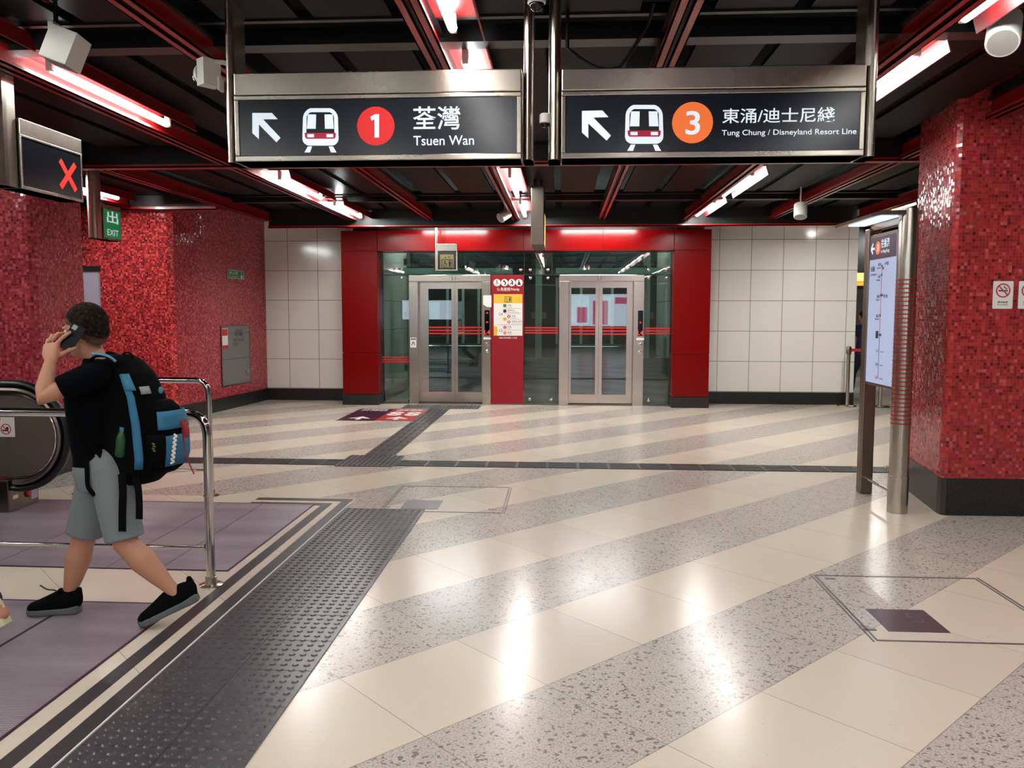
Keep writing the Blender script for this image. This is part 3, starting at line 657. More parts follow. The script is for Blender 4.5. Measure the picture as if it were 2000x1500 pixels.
# priority panel
t = thing('priority_panel', 'maroon priority panel with yellow topped lift directory between the lifts', 'information panel', ((x958+x1023)/2, GY, 0))
MB().box(x958+.004, GY-.03, .02, x1023-.004, GY-.004, z0h, .003).build('board', MT['maroon_panel'], t)
QF = Fr((0, GY-.03, 0), (1,0,0), (0,0,1))
def q(x, y): return QF.px(x, y)
def qbox(x0, y0, x1, y1): a, b = q(x0, y1); c, d_ = q(x1, y0); return (a, b, c, d_)
w = MB(); k = MB()
for i, px_ in enumerate((970.7, 985.2, 999.6, 1014)):
    a, b = q(px_, 552); QF.disc(w, a, b, .062, .001, .001)
    QF.disc(k, a-.005, b+.034, .011, .0022, .001, 12)
    if i == 0: QF.line(k, [(a-.005,b+.022),(a,b-.005),(a+.02,b-.01)], .014, .0022, .001); QF.ring(k, a-.004, b-.02, .016, .022, .0022, .001, 16)
    if i == 1: QF.line(k, [(a-.02,b+.024),(a+.015,b+.012),(a+.018,b-.02),(a+.005,b-.04)], .02, .0022, .001)
    if i == 2: QF.line(k, [(a+.01,b+.03),(a+.012,b-.038)], .02, .0022, .001); QF.line(k, [(a+.005,b+.0),(a-.03,b-.03)], .014, .0022, .001)
    if i == 3: QF.poly(k, [(a-.03,b-.04),(a+.03,b-.04),(a+.008,b+.02),(a-.012,b+.02)], .0022, .001)
w.build('icon_discs', MT['white_print'], t); k.build('icons', MT['ink_black'], t)
QF.text('優先使用', MT['white_print'], t, qbox(971, 561.5, 996, 568.5), .001, .012); QF.text('Priority', MT['white_print'], t, qbox(998, 562.5, 1014.5, 569), .001, .012)
x0, z0, x1, z1 = qbox(964.3, 574.5, 1020.5, 655.5)
wb = MB(); QF.rect(wb, x0, z0, x1, z1, .001, .001); wb.build('directory', MT['white_print'], t)
yb = MB(); QF.rect(yb, x0, q(0,591)[1], x1, z1, .0021, .001); yb.build('yellow_band', MT['print_yellow'], t); yb = MB()
a, b = q(966.5, 644); QF.poly(yb, [(x0, z0), (x0+.055, z0), (x0+.07, b), (x0+.055, q(0,634)[1]), (x0, q(0,634)[1])], .0021, .001); yb.build('yellow_tab', MT['print_yellow'], t)
k = MB(); QF.line(k, [q(986.2,579.8), q(986.2,590), q(998.6,590), q(998.6,579.8), q(986.2,579.8)], .008, .0032, .001)
a, b = q(990, 586); QF.disc(k, a, b+.02, .009, .0032, .001, 12); QF.ring(k, a+.004, b-.014, .015, .02, .0032, .001, 14); a, b = q(995.5, 585); QF.disc(k, a, b+.03, .009, .0032, .001, 12); QF.poly(k, [(a-.015,b+.018),(a+.015,b+.018),(a+.006,b-.035),(a-.006,b-.035)], .0032, .001)
for yy in (602.5, 612.5, 623.5): QF.line(k, [q(984,yy), q(1018,yy)], .003, .0022, .001)
QF.line(k, [q(972,634.3), q(1020,634.3)], .004, .0032, .001); QF.line(k, [q(984,644.5), q(1018,644.5)], .003, .0022, .001); k.build('pictogram', MT['ink_black'], t)
for c, px_, py_, m_ in (('1', 994, 618, 'print_red'), ('3', 994, 629, 'print_orange'), ('2', 986.2, 639.5, 'print_red'), ('4', 986.2, 650, 'print_orange')):
    d_ = MB(); a, b = q(px_, py_); QF.disc(d_, a, b, .028, .0022, .001, 20); d_.build('line_disc', MT[m_], t); QF.text(c, MT['white_print'], t, (a-.008, b-.014, a+.008, b+.014), .0035, .01)
for px_, py_, m_ in ((986, 597, 'print_green'), (986, 607.5, 'ink_black'), (986, 623, 'print_yellow')):
    d_ = MB(); a, b = q(px_, py_); QF.rect(d_, a-.027, b-.027, a+.027, b+.027, .0022, .001); d_.build('icon_square', MT[m_], t)
QF.text('L4', MT['ink_black'], t, qbox(975.5, 610.5, 981.5, 616), .0022); QF.text('L5', MT['ink_black'], t, qbox(975.5, 642.5, 981.5, 648), .0022)
for s_, bx in (('大堂', (991.5,594.5,998.5,598)), ('客務中心', (991.5,604.5,1006.5,608)), ('荃灣', (999.5,615.5,1006.5,619)), ('東涌/迪士尼綫', (999.5,626,1019,629.5)), ('中環', (991.5,636.8,998.5,640.5)), ('香港', (991.5,647.5,998.5,651.2))):
    QF.text(s_, MT['ink_black'], t, qbox(*bx), .0022)
for s_, bx in (('Concourse', (991.5,599,1000,600.6)), ('Customer Service Centre', (991.5,609,1014,610.7)), ('Tsuen Wan', (999.5,620,1008,621.7)), ('Tung Chung / Disneyland Resort', (999.5,630.6,1019,632.2)), ('Central', (991.5,641.3,997.5,643)), ('Hong Kong', (991.5,652,1001,653.8))):
    QF.text(s_, MT['ink_black'], t, qbox(*bx), .0022)
QF.text('請優先讓有需要人士使用', MT['white_print'], t, qbox(975, 658.5, 1009.5, 661.3), .001)
# ---------------------------------------------------------------- big direction signs
def sgn(label, X0, X1, lp, rp, z0, z1, yb, Y=4.3):
    t = thing('direction_sign', label, 'hanging sign', ((X0+X1)/2, Y+.1, z0), 'large black direction signs'); S_ = MT['steel_sign']
    zb = yb; f = .03
    MB().box(X0, Y, zb+.002, X1, Y+.2, z1, .006).build('top_housing', S_, t)
    fr_ = MB()
    for a, b, c, d_ in ((X0, z0, X1, z0+f), (X0, zb-f*.75, X1, zb), (X0, z0+f, X0+f*.8, zb-f*.75), (X1-f*.8, z0+f, X1, zb-f*.75)): fr_.box(a, Y, b, c, Y+.2, d_, .004)
    fr_.build('frame', S_, t)
    MB().box(X0+.01, Y+.008, z0+.01, X1-.01, Y+.19, zb-.01).build('face_panel', MT['sign_black'], t)
    for a, b in (lp, rp):
        c = (a+b)/2; r_ = (b-a)/2; pr = []
        for k in range(13): th = math.pi*(1+k/12); pr.append((c+r_*math.cos(th), Y+.06+.055*math.sin(th)))
        pr = [(x, y, z0-.003) for x, y in pr]+[(b, Y+.19, z0-.003), (a, Y+.19, z0-.003)]
        MB().prism(pr, (0,0,3.62-z0)).build('hanger_post', S_, t)
    return t, Fr((0, Y+.008, 0), (1,0,0), (0,0,1))
def poly_px(fr, mb, pts, ox, oy, sc, c0=.0005, th=.0012): fr.poly(mb, [fr.px(ox+x*sc, oy+y*sc) for x, y in pts], c0, th)
def rr_px(fr, mb, x0, y0, x1, y1, rad, ox, oy, sc, c0, top=0):
    pts = []
    for cx_, cy_, a0 in ((x1-rad,y1-rad,0),(x0+rad,y1-rad,90),(x0+rad,y0+rad,180),(x1-rad,y0+rad,270)):
        for k in range(7):
            th = math.radians(a0+15*k); x, y = cx_+rad*math.cos(th), cy_+rad*math.sin(th)
            if top: u_ = (x-(x0+x1)/2)/((x1-x0)/2); y += top*u_*u_*(1 if y < (y0+y1)/2 else 0); x += (1 if u_ > 0 else -1)*((y-y0)/(y1-y0)-.5)*top*.35
            pts.append((x, y))
    poly_px(fr, mb, pts[::-1], ox, oy, sc, c0)
def train(fr, t, X0, Y0, X1, Y1, ox, oy, sc):
    W, Hh = X1-X0, Y1-Y0; fx = lambda u: X0+u*W; fy = lambda v: Y0+v*Hh
    def m(parts, name, mat, c0):
        b = MB()
        for pts in parts: poly_px(fr, b, [(fx(u), fy(v)) for u, v in pts], ox, oy, sc, c0)
        b.build(name, MT[mat], t)
    b = MB(); rr_px(fr, b, X0+W*.02, Y0, X1-W*.02, Y0+Hh*.85, W*.2, ox, oy, sc, .0005, W*.09); b.build('train_body', MT['letter_white'], t)
    b = MB(); rr_px(fr, b, fx(.125), fy(.095), fx(.875), fy(.69), W*.12, ox, oy, sc, .0018, W*.05); b.build('train_front', MT['sign_black'], t)
    m([[(.075,.57),(.925,.57),(.915,.66),(.88,.70),(.12,.70),(.085,.66)]], 'train_band', 'band_red', .0031)
    for pg in ([(.165,.165),(.385,.165),(.375,.48),(.135,.48)],[(.615,.165),(.835,.165),(.865,.48),(.625,.48)]): m([pg], 'train_window', 'letter_white', .0031)
    for pg in ([(.15,.60),(.33,.60),(.33,.67),(.15,.67)],[(.67,.60),(.85,.60),(.85,.67),(.67,.67)]): m([pg], 'headlight', 'letter_white', .0044)
    for pg in ([(.16,.868),(.275,.868),(.215,1.0),(.065,1.0)],[(.725,.868),(.84,.868),(.935,1.0),(.785,1.0)]): m([pg], 'track_rail', 'letter_white', .0005)
def tb(fr, x0, y0, x1, y1, ox, oy, sc):
    a, b = fr.px(ox+x0*sc, oy+y1*sc); c, d_ = fr.px(ox+x1*sc, oy+y0*sc); return (a, b, c, d_)
t, fr = sgn('black hanging direction sign with red circle 1 and white train, left of the pair', -1.757, -.222, (-1.812,-1.765), (-.214,-.162), 2.408, 2.87, 2.752)
A = (480, 110, .25)
b = MB(); poly_px(fr, b, [(52,443),(205,443),(250,492),(135,492),(272,637),(240,672),(103,532),(103,648),(52,600)], *A); b.build('arrow', MT['letter_white'], t)
train(fr, t, 440, 397, 728, 751, *A)
b = MB(); a, c = fr.px(480+1016*.25, 110+545*.25); fr.disc(b, a, c, .1005, .0005, .0012, 48); b.build('line_disc', MT['disc_red'], t)
b = MB(); poly_px(fr, b, [(1012,453),(1042,453),(1042,635),(1007,635),(1007,492),(983,503),(975,474)], *A, c0=.0018); b.build('line_number', MT['letter_white'], t)
fr.text('荃灣', MT['letter_white'], t, tb(fr, 1308, 388, 1678, 575, *A), .0005, .007); fr.text('Tsuen Wan', MT['letter_white'], t, tb(fr, 1310, 617, 1783, 697, *A), .0005, .004)
sign_one = t
t, fr = sgn('black hanging direction sign with orange circle 3 and white train, right of the pair', -.014, 1.53, (-.082,-.018), (1.536,1.598), 2.408, 2.865, 2.75)
A = (1110, 110, .305)
b = MB(); poly_px(fr, b, [(87,350),(218,347),(258,390),(160,392),(273,508),(245,540),(128,430),(128,525),(87,488)], *A); b.build('arrow', MT['letter_white'], t)
train(fr, t, 360, 304, 611, 606, *A)
b = MB(); a, c = fr.px(1110+795*.305, 110+425*.305); fr.disc(b, a, c, .1045, .0005, .0012, 48); b.build('line_disc', MT['disc_orange'], t)
fr.text('3', MT['letter_white'], t, tb(fr, 750, 350, 845, 503, *A), .0018, .012, 'line_number')
fr.text('東涌/迪士尼綫', MT['letter_white'], t, tb(fr, 985, 325, 1708, 430, *A), .0005, .007); fr.text('Tung Chung / Disneyland Resort Line', MT['letter_white'], t, tb(fr, 982, 462, 1845, 518, *A), .0005, .004)
# ---------------------------------------------------------------- cross sign at left and exit sign
def side_sign(name, label, X, y0, y1, z0, z1, zh, post, d=.16, mat='sign_black'):
    t = thing(name, label, 'hanging sign', (X-d/2, (y0+y1)/2, z0)); S_ = MT['steel_sign']; f = .02
    MB().box(X-d, y0, z1, X, y1, zh, .004).build('top_housing', S_, t)
    m = MB()
    for a, b, c, e in ((y0, z0, y1, z0+f), (y0, z1-f*.6, y1, z1), (y0, z0+f, y0+f*.7, z1-f*.6), (y1-f*.7, z0+f, y1, z1-f*.6)): m.box(X-d, a, b, X, c, e, .002)
    m.build('frame', S_, t); MB().box(X-d+.008, y0+.008, z0+.008, X-.006, y1-.008, z1-.006).build('face_panel', MT[mat], t)
    a, b = post; pr = []
    for k in range(9): th = math.pi*(1+k/8); pr.append((X-d/2+.06*math.cos(th)*d/.16, (a+b)/2+(b-a)/2*math.sin(th), z0))
    MB().prism(pr+[(X-d/2+.06*d/.16, b, z0), (X-d/2-.06*d/.16, b, z0)], (0,0,3.5-z0)).build('hanger_post', S_, t)
    return t, Fr((X-.006, 0, 0), (0,1,0), (0,0,1))
CF = Fr((-3.47,0,0), (0,1,0), (0,0,1))
(ya, za), (yb_, zb_) = CF.px(44, 368), CF.px(160, 303)
yh, zh = CF.px(44, 232)
t, fr = side_sign('lane_sign', 'dark hanging sign with red cross over the escalator at left', -3.47, ya, yb_, za, CF.px(44, 263)[1], zh, (ya-.17, ya-.012))
b = MB(); P_ = lambda x, y: fr.px(x*.26, y*.26)
fr.line(b, [P_(450,1203), P_(570,1432)], .038, .0005, .002); fr.line(b, [P_(562,1238), P_(457,1405)], .038, .0008, .002); b.build('red_cross', MT['cross_red'], t)
EF = Fr((-5.25,0,0), (0,1,0), (0,0,1)); (ya, za), (yb_, zb_) = EF.px(204, 467), EF.px(236, 413)
t, fr = side_sign('exit_sign', 'green exit sign hanging from a steel post at left', -5.25, ya, yb_, za, EF.px(204, 406)[1], EF.px(204, 398)[1], (ya-.17, ya-.01), .14, 'exit_green')
a0, b0 = fr.px(209, 462); a1, b1 = fr.px(231, 416)
fr.text('出', MT['letter_white'], t, (a0+.01, b0+.135*(b1-b0)/.25, a1-.01, b1-.0), .001, .012); fr.text('EXIT', MT['letter_white'], t, (a0+.01, b0+.02, a1-.01, b0+.09), .001, .004)
# ---------------------------------------------------------------- hanging sign seen edge on, lift sign
t = thing('hanging_sign', 'steel hanging sign seen edge on above the gap between the lifts', 'hanging sign', (-.33, 10.4, 2.44))
x0, x1 = at(1037,450,10).x, at(1062,450,10).x
MB().box(x0, 10, at(1050,478,10).z, x1, 10.9, at(1050,362,10).z, .006).build('casing', MT['steel_dark'], t)
MB().box(x1-.001, 10.03, 2.5, x1+.003, 10.87, 3.0).build('face_panel', MT['sign_black'], t); MB().box(x1+.003, 10.3, 2.47, x1+.005, 10.7, 2.85).build('lit_face', MT['yellow_lit'], t)
MB().tube([(x0+.05, 10.1, 3.1), (x0+.05, 10.1, 3.6)], .02, 10).tube([(x1-.04, 10.15, 3.1), (x1-.02, 10.15, 3.6)], .012, 8).build('hanger', MT['steel_dark'], t)
t = thing('lift_sign', 'small hanging sign with lift symbol in front of the left lift', 'hanging sign', (at(870,500,13.5).x, 13.5, 2.3)); HF = Fr((0,13.5,0), (1,0,0), (0,0,1))
def hp(x, y): return HF.px(x, y)
(xa, za), (xb, zb) = hp(853,528.5), hp(893,476); zc = hp(0,492.5)[1]
MB().box(xa, 13.5, zc, xb, 13.64, zb, .004).build('top_housing', MT['steel'], t)
m = MB(); f = .018
for a, b, c, e in ((xa, za, xb, za+f), (xa, za+f, xa+f, zc), (xb-f, za+f, xb, zc)): m.box(a, 13.5, b, c, 13.64, e, .002)
m.build('frame', MT['steel'], t); MB().box(xa+.008, 13.505, za+.008, xb-.008, 13.63, zc).build('face_panel', MT['ink_black'], t)
HF = Fr((0,13.505,0), (1,0,0), (0,0,1)); m = MB(); a, b = hp(859.5,524); c, e = hp(886,497); HF.rect(m, a, b, c, e, .0005, .001); m.build('icon_square', MT['sensor_gold'], t)
m = MB(); HF.line(m, [hp(863,523), hp(863,507), hp(883,507), hp(883,523), hp(863,523)], .012, .0018, .001); a, b = hp(869,515); HF.disc(m, a, b+.035, .014, .0018, .001, 12); HF.ring(m, a+.004, b-.02, .022, .032, .0018, .001, 16); HF.line(m, [(a,b+.025),(a+.004,b),(a+.03,b-.01)], .016, .0018, .001)
a, b = hp(878.5,513); HF.disc(m, a, b+.03, .014, .0018, .001, 12); HF.poly(m, [(a-.025,b+.015),(a+.025,b+.015),(a+.012,b-.07),(a-.012,b-.07)], .0018, .001)
HF.poly(m, [hp(868,504), hp(872,504), hp(870,501)], .0018, .001); HF.poly(m, [hp(875,501), hp(879,501), hp(877,504)], .0018, .001); m.build('lift_symbol', MT['ink_black'], t)
xp0, xp1 = hp(845,0)[0], hp(852,0)[0]; MB().tube([((xp0+xp1)/2, 13.56, za), ((xp0+xp1)/2, 13.56, 3.95)], (xp1-xp0)/2, 14).build('hanger_post', MT['steel'], t)
# ---------------------------------------------------------------- barrier rails
def bend(pts, r, n=8):
    """polyline with rounded corners"""
    pts = [V(p) for p in pts]; out = [pts[0]]
    for a, b, c in zip(pts, pts[1:], pts[2:]):
        u, w = (a-b).normalized(), (c-b).normalized()
        for k in range(n+1):
            s = k/n; p0, p2 = b+u*r, b+w*r; out.append(p0*(1-s)**2+b*2*s*(1-s)+p2*s*s)
    return out+[pts[-1]]
def barrier(label, x, y, xl, posts=()):
    t = thing('barrier_rail', label, 'barrier rail', (x, y, 0), 'steel barrier rails at the escalators')
    MB().tube(bend([(x, y, .01), (x, y, 1.015), (xl, y, 1.015)], .13, 10), .0255, 16).build('hoop_rail', MT['chrome'], t)
    MB().tube([(x, y, .225), (xl, y, .225)], .0105, 12).build('lower_rail', MT['chrome'], t)
    MB().lathe((x, y, 0), [(.068,0),(.068,.006),(.036,.012),(.032,.05),(.026,.052)], 28).build('base_flange', MT['steel'], t)
    MB().lathe((x-.012, y, .225), [(.02,-.02),(.024,-.012),(.024,.012),(.02,.02)], 14).build('clamp', MT['steel'], t)
    for p in posts:
        MB().tube([(p, y, 0), (p, y, 1.0)], .022, 14).build('post', MT['chrome'], t); MB().lathe((p, y, 0), [(.06,0),(.06,.006),(.03,.012)], 24).build('base_flange', MT['steel'], t)
barrier('front steel barrier rail behind the walking man', -2.055, 4.52, -6.6, (-5.2,))
barrier('rear steel barrier rail beyond the far landing plate', at(411, 900, 6.78).x, 6.78, -4.2, (gz(142,969).x,))
# ---------------------------------------------------------------- escalators
def escalator(label, y0, y1, xe, first):
    """runs away to the left; balustrades at y0 and y1 with round newel ends at x = xe"""
    t = thing('escalator', label, 'escalator', (xe-1.5, (y0+y1)/2, 0)); zc, R = .615, .325
    for yb in (y0, y1):
        cx = xe-.44
        # inner panel with half round end
        prof = [(cx+R*math.cos(math.radians(a)), yb, zc+R*math.sin(math.radians(a))) for a in range(-90, 91, 9)]
        MB().prism(prof+[(-8, yb, zc+R), (-8, yb, zc-R)], (0,.05,0)).build('balustrade_panel', MT['grey_panel'] if False else MT['balustrade'], t)
        arc = lambda r: [(-8, yb+.02, zc+r)]+[(cx+r*math.cos(math.radians(a)), yb+.02, zc+r*math.sin(math.radians(a))) for a in range(90, -100, -8)]
        MB().tube(arc(R+.005), [(.022,.016,(0,1,0))]*len(arc(R)), 10).build('newel_trim', MT['chrome'], t)
        MB().tube(arc(R+.045), [(.05,.03,(0,1,0))]*len(arc(R)), 10).build('handrail_guide', MT['steel_dark'], t)
        a_ = arc(R+.098)+[(cx-.06, yb+.02, zc-R-.09)]; MB().tube(a_, [(.042,.026,(0,1,0))]*len(a_), 14).build('handrail', MT['rubber_black'], t)
        sk = MB().box(-8, yb-.03, .0045, xe-.50, yb+.34, .26, .006).build('skirt_box', MT['steel_dark'], t)
        x = xe-.50
        MB().box(x, yb+.24, .05, x+.004, yb+.32, .2).build('side_plate', MT['lilac_panel'], sk)
        MB().lathe((x, yb+.2, .11), [(.03,0),(.03,.01),(.022,.02)], 16, (1,0,0)).build('stop_button', MT['print_red'], sk)
        MB().box(x, yb+.02, .1, x+.003, yb+.08, .13).build('white_label', MT['white_print'], sk)
        MB().box(x, yb+.06, .215, x+.003, yb+.15, .25).build('yellow_label', MT['print_yellow'], sk)
        MB().box(x-.05, yb+.0, .2, x+.03, yb+.05, .27, .01).build('handrail_inlet', MT['rubber_black'], sk)
    MB().box(-8, y0+.1, .0045, xe-.75, y1-.04, .007).build('step_band', MT['steel_dark'], t)
    return t
m = pm('balustrade', (118,106,96), .38, .35)
esc = escalator('escalator with round black handrail end at far left', 4.98, 6.1, -3.9, True)
t = thing('safety_sticker', 'white safety sticker with red prohibition rings on the escalator end', 'sticker', (-4.6, 6.09, .7)); SF = Fr((0, 6.099, 0), (1,0,0), (0,0,1))
(xa, za), (xb, zb) = SF.px(-14, 853), SF.px(28, 815); m = MB(); SF.rect(m, xa, za, xb, zb, .0005, .002); m.build('sheet', MT['white_print'], t)
r_ = MB(); k = MB()
for px_, py_ in ((12, 838), (-4, 814+4)):
    a, b = SF.px(px_, py_)
    if py_ < 820: a -= .02; b -= .0
    SF.ring(r_, a, b, .036, .043, .003, .001, 24); SF.line(r_, [(a-.026,b+.026),(a+.026,b-.026)], .007, .0042, .001); SF.disc(k, a+.012, b+.006, .012, .003, .001, 14); SF.line(k, [(a-.03,b-.01),(a+.02,b-.012)], .012, .003, .001)
r_.build('prohibition_rings', MT['print_red'], t); k.build('pictogram', MT['ink'], t)
# ---------------------------------------------------------------- map stand
X = 2.70; t = thing('map_stand', 'steel route map stand with lit board beside the right column', 'information stand', (X+.03, 7.0, 0)); S_ = MT['steel']
zt = at(1760, 408, 6.61).z
MB().box(X-.045, 7.27, 0, X+.065, 7.37, 2.34, .01).build('flat_post', MT['steel_dark'], t)
np_ = MB().lathe((X+.015, 6.61, 0), [(.078,0),(.078,.30),(.074,.302),(.074,zt)], 28).build('round_post', S_, t)
for k in range(36):
    z = at(1750, 547, 6.61).z-(at(1750, 547, 6.61).z-at(1750, 826, 6.61).z)*k/34
    if k <= 34: MB().lathe((X+.015, 6.61, z-.006), [(.0785,0),(.0785,.011)], 24).build('red_ring', MT['red_paint'], np_)
(yA, zA) = Fr((X-.03,0,0), (0,1,0), (0,0,1)).px(1753, 752); BF = Fr((X-.034,0,0), (0,-1,0), (0,0,1))
y0, y1 = 6.70, 7.26; zb0 = at(1753, 757, 6.69).z; zb1 = at(1753, 452, 6.69).z
MB().box(X-.03, y0-.02, zb0-.02, X+.05, y1+.02, zb1+.02, .004).build('board_frame', MT['steel_dark'], t)
m = MB(); m.box(X-.034, y0, zb0+.005, X-.028, y1, zb1-.005); m.build('board', MT['lit_board'], t)
BW = y1-y0; BH = zb1-zb0
def bp(u, v): return (-(y1)+u*BW, zb0+v*BH)          # u from far (left) to near (right), v upward
m = MB(); BF.poly(m, [bp(0,.845), bp(1,.845), bp(1,.995), bp(0,.995)], .0005, .001); m.build('header_band', MT['board_purple'], t)
m = MB(); BF.line(m, [bp(.19,.92), bp(.07,.92)], .02, .002, .001); BF.line(m, [bp(.13,.955), bp(.06,.92), bp(.13,.885)], .02, .003, .001); m.build('arrow', MT['letter_white'], t)
m = MB(); a, b = bp(.32,.92); BF.disc(m, a, b, .055, .002, .001, 30); m.build('line_disc', MT['disc_orange'], t); BF.text('4', MT['letter_white'], t, (a-.02, b-.03, a+.02, b+.03), .0035) if False else BF.text('3', MT['letter_white'], t, (a-.018, b-.03, a+.018, b+.03), .0035)
BF.text('往香港', MT['letter_white'], t, (*bp(.44,.915), *bp(.75,.975)), .002, .01); BF.text('to Hong Kong', MT['letter_white'], t, (*bp(.44,.875), *bp(.75,.905)), .002)
BF.text('東涌綫', MT['ink'], t, (*bp(.06,.765), *bp(.22,.80)), .001); BF.text('Tung Chung Line', MT['ink'], t, (*bp(.06,.735), *bp(.3,.75)), .001)
st = [('香港','Hong Kong',.795,'中環'), ('九龍','Kowloon',.735,None), ('奧運','Olympic',.60,'柯士甸'), ('南昌','Nam Cheong',.465,None), ('荔景','Lai King',.335,None)]
m = MB(); BF.line(m, [bp(.5,.80), bp(.5,.335)], .01, .001, .001); m.build('route_line', MT['print_orange'], t)
m = MB(); BF.line(m, [bp(.5,.335), bp(.5,.04)], .01, .001, .001); m.build('route_line_grey', MT['ink_grey'], t)
m = MB()
for n_, e_, v, s_ in st: a, b = bp(.5,v); BF.disc(m, a, b, .012, .0022, .001, 16)
for v in (.78,.6,.335): a, b = bp(.55,v); BF.disc(m, a, b, .012, .0022, .001, 16)
BF.rect(m, bp(.35,.2)[0], bp(0,.31)[1], bp(.45,.2)[0], bp(0,.36)[1], .001, .001); m.build('station_marks', MT['ink'], t)
for (n_, e_, v, s_) in [('香港','Hong Kong',.80,'中環'), ('九龍','Kowloon',.72,None), ('奧運','Olympic',.585,'柯士甸'), ('南昌','Nam Cheong',.455,None)]+[('美孚','Mei Foo',.335,'美孚')][:0]:
    BF.text(n_, MT['ink'], t, (*bp(.34,v-.004), *bp(.45,v+.018)), .001); BF.text(e_, MT['ink'], t, (*bp(.30,v-.022), *bp(.45,v-.01)), .001)
    if s_: BF.text(s_, MT['ink'], t, (*bp(.60,v-.004), *bp(.74,v+.02)), .001)
for n_, e_, v in (('青衣','Tsing Yi',.215), ('欣澳','Sunny Bay',.125), ('東涌','Tung Chung',.035)):
    BF.text(n_, MT['ink_grey'], t, (*bp(.38,v), *bp(.48,v+.02)), .001); BF.text(e_, MT['ink_grey'], t, (*bp(.54,v), *bp(.68,v+.014)), .001)
zc = at(1700, 412, 6.6).z
MB().prism([(X+.09, 6.55, zc-.035), (X+.09, 6.55, zc), (X-.22, 6.55, zc-.0), (X-.30, 6.55, zc-.03), (X-.29, 6.55, zc-.05), (X-.22, 6.55, zc-.035)], (0,.86,0)).build('canopy', S_, t)
MB().box(X-.2, 6.62, zc-.045, X-.06, 7.34, zc-.036).build('canopy_light', MT['board_glow'] if 'board_glow' in MT else pm('board_glow', (220,235,255), .4, emit=.7), t)
MB().box(X-.02, 6.66, zc-.09, X+.05, 7.3, zc-.035).build('head_rail', S_, t)
MB().tube([(X, 6.62, at(1700,950,7).z+.02), (X, 7.3, at(1700,950,7).z+.02)], .012, 10).build('foot_bar', MT['chrome'], t)
# ---------------------------------------------------------------- belt barrier
def beltpost(label, x, y):
    t = thing('belt_post', label, 'queue post', (x, y, 0), 'steel queue posts')
    MB().lathe((x, y, 0), [(.16,0),(.165,.012),(.15,.024),(.05,.034)], 32).build('base', MT['steel'], t)
    MB().lathe((x, y, .03), [(.032,0),(.032,.88)], 18).build('post', MT['steel'], t); MB().lathe((x, y, .91), [(.042,0),(.044,.01),(.044,.11),(.036,.13)], 18).build('belt_head', MT['steel_dark'], t)
beltpost('steel queue post standing at the right end of the white wall', 4.93, 14.24); beltpost('steel queue post half hidden behind the map stand', 5.46, 14.16)
m = MB().prism([(4.97, 14.235, .955), (5.42, 14.168, .955), (5.42, 14.168, 1.005), (4.97, 14.235, 1.005)], (0,.004,0)); tag(m.build('queue_belt', MT['belt_red']), 'red belt stretched between the steel queue posts at right', 'queue belt')
# beyond the right opening
t = thing('fare_sign', 'lit yellow and orange sign glimpsed through the opening behind the map stand', 'sign', (6.6, 18.0, 1.9)); a = at(1672, 565, 18); b = at(1692, 533, 18)
MB().box(a.x-.05, 18.02, a.z, b.x+.6, 18.1, 3.9).build('casing', MT['black_paint'], t); MB().box(a.x-.05, 18, at(0,550,18).z, b.x+.6, 18.02, b.z).build('yellow_face', MT['yellow_lit'], t); MB().box(a.x-.05, 18, at(0,558,18).z, b.x+.6, 18.02, at(0,551,18).z).build('orange_face', MT['orange_lit'], t)
# ---------------------------------------------------------------- notices, doors and signs on walls
def nosmoke(label, x0, x1):
    fr = Fr((3.06, 6.5285, 0), (1.54,.03,0), (0,0,1)); a, b = fr.px(x0, 603); c, d_ = fr.px(x1, 549)
    t = thing('no_smoking_notice', label, 'notice', fr.P((a+c)/2, b, .002), 'no smoking notices')
    m = MB(); fr.rrect(m, a, b, c, d_, .008, .001, .002); m.build('sheet', MT['white_print'], t); x, z = (a+c)/2, b+(d_-b)*.66; R = (c-a)*.36
    m = MB(); fr.ring(m, x, z, R*.83, R, .0032, .001, 32); fr.line(m, [(x-R*.66,z+R*.66),(x+R*.66,z-R*.66)], R*.15, .0056, .001); m.build('prohibition_ring', MT['print_red'], t)
    m = MB(); fr.rect(m, x-R*.62, z-R*.12, x+R*.35, z+R*.06, .0044, .001); fr.rect(m, x+R*.4, z-R*.12, x+R*.6, z+R*.06, .0044, .001); fr.line(m, [(x+R*.5,z+R*.15),(x+R*.42,z+R*.35),(x+R*.1,z+R*.4),(x+R*.12,z+R*.62)], R*.09, .0044, .001); m.build('cigarette', MT['ink_black'], t)
    fr.text('請勿吸煙', MT['ink_black'], t, (x-R*.7, b+(d_-b)*.2, x+R*.7, b+(d_-b)*.28), .0032); fr.text('No smoking', MT['ink_black'], t, (x-R*.7, b+(d_-b)*.12, x+R*.7, b+(d_-b)*.165), .0032)
nosmoke('white no smoking notice on the front of the right red column', 1937.5, 1979.5); nosmoke('second white notice cut by the right edge, on the right red column', 1987.5, 2029.5)
WF = Fr((-5.66, 11.52, 0), (.24, 3.0, 0), (0,0,1))
t = thing('service_hatch', 'grey metal service hatch in the left mosaic wall', 'hatch', WF.P(1.6, .3))
a, b = WF.px(433.5, 757); c, d_ = WF.px(485.5, 636); b = WF.px(433.5, 755)[1]; d_ = WF.px(433.5, 637)[1]
m = MB(); WF.rect(m, a, b, c, d_, .002, .012); m.build('door_panel', MT['grey_panel'], t)
m = MB(); WF.line(m, [(a,b),(a,d_),(c,d_),(c,b),(a,b)], .02, .004, .014); m.build('frame', MT['steel_dark'], t)
m = MB(); h_ = d_-b; WF.line(m, [(a,b+h_*.44),(c,b+h_*.44)], .006, .0142, .001); WF.line(m, [(a,b+h_*.88),(c,b+h_*.88)], .006, .0142, .001); m.build('panel_joints', MT['ink_black'], t)
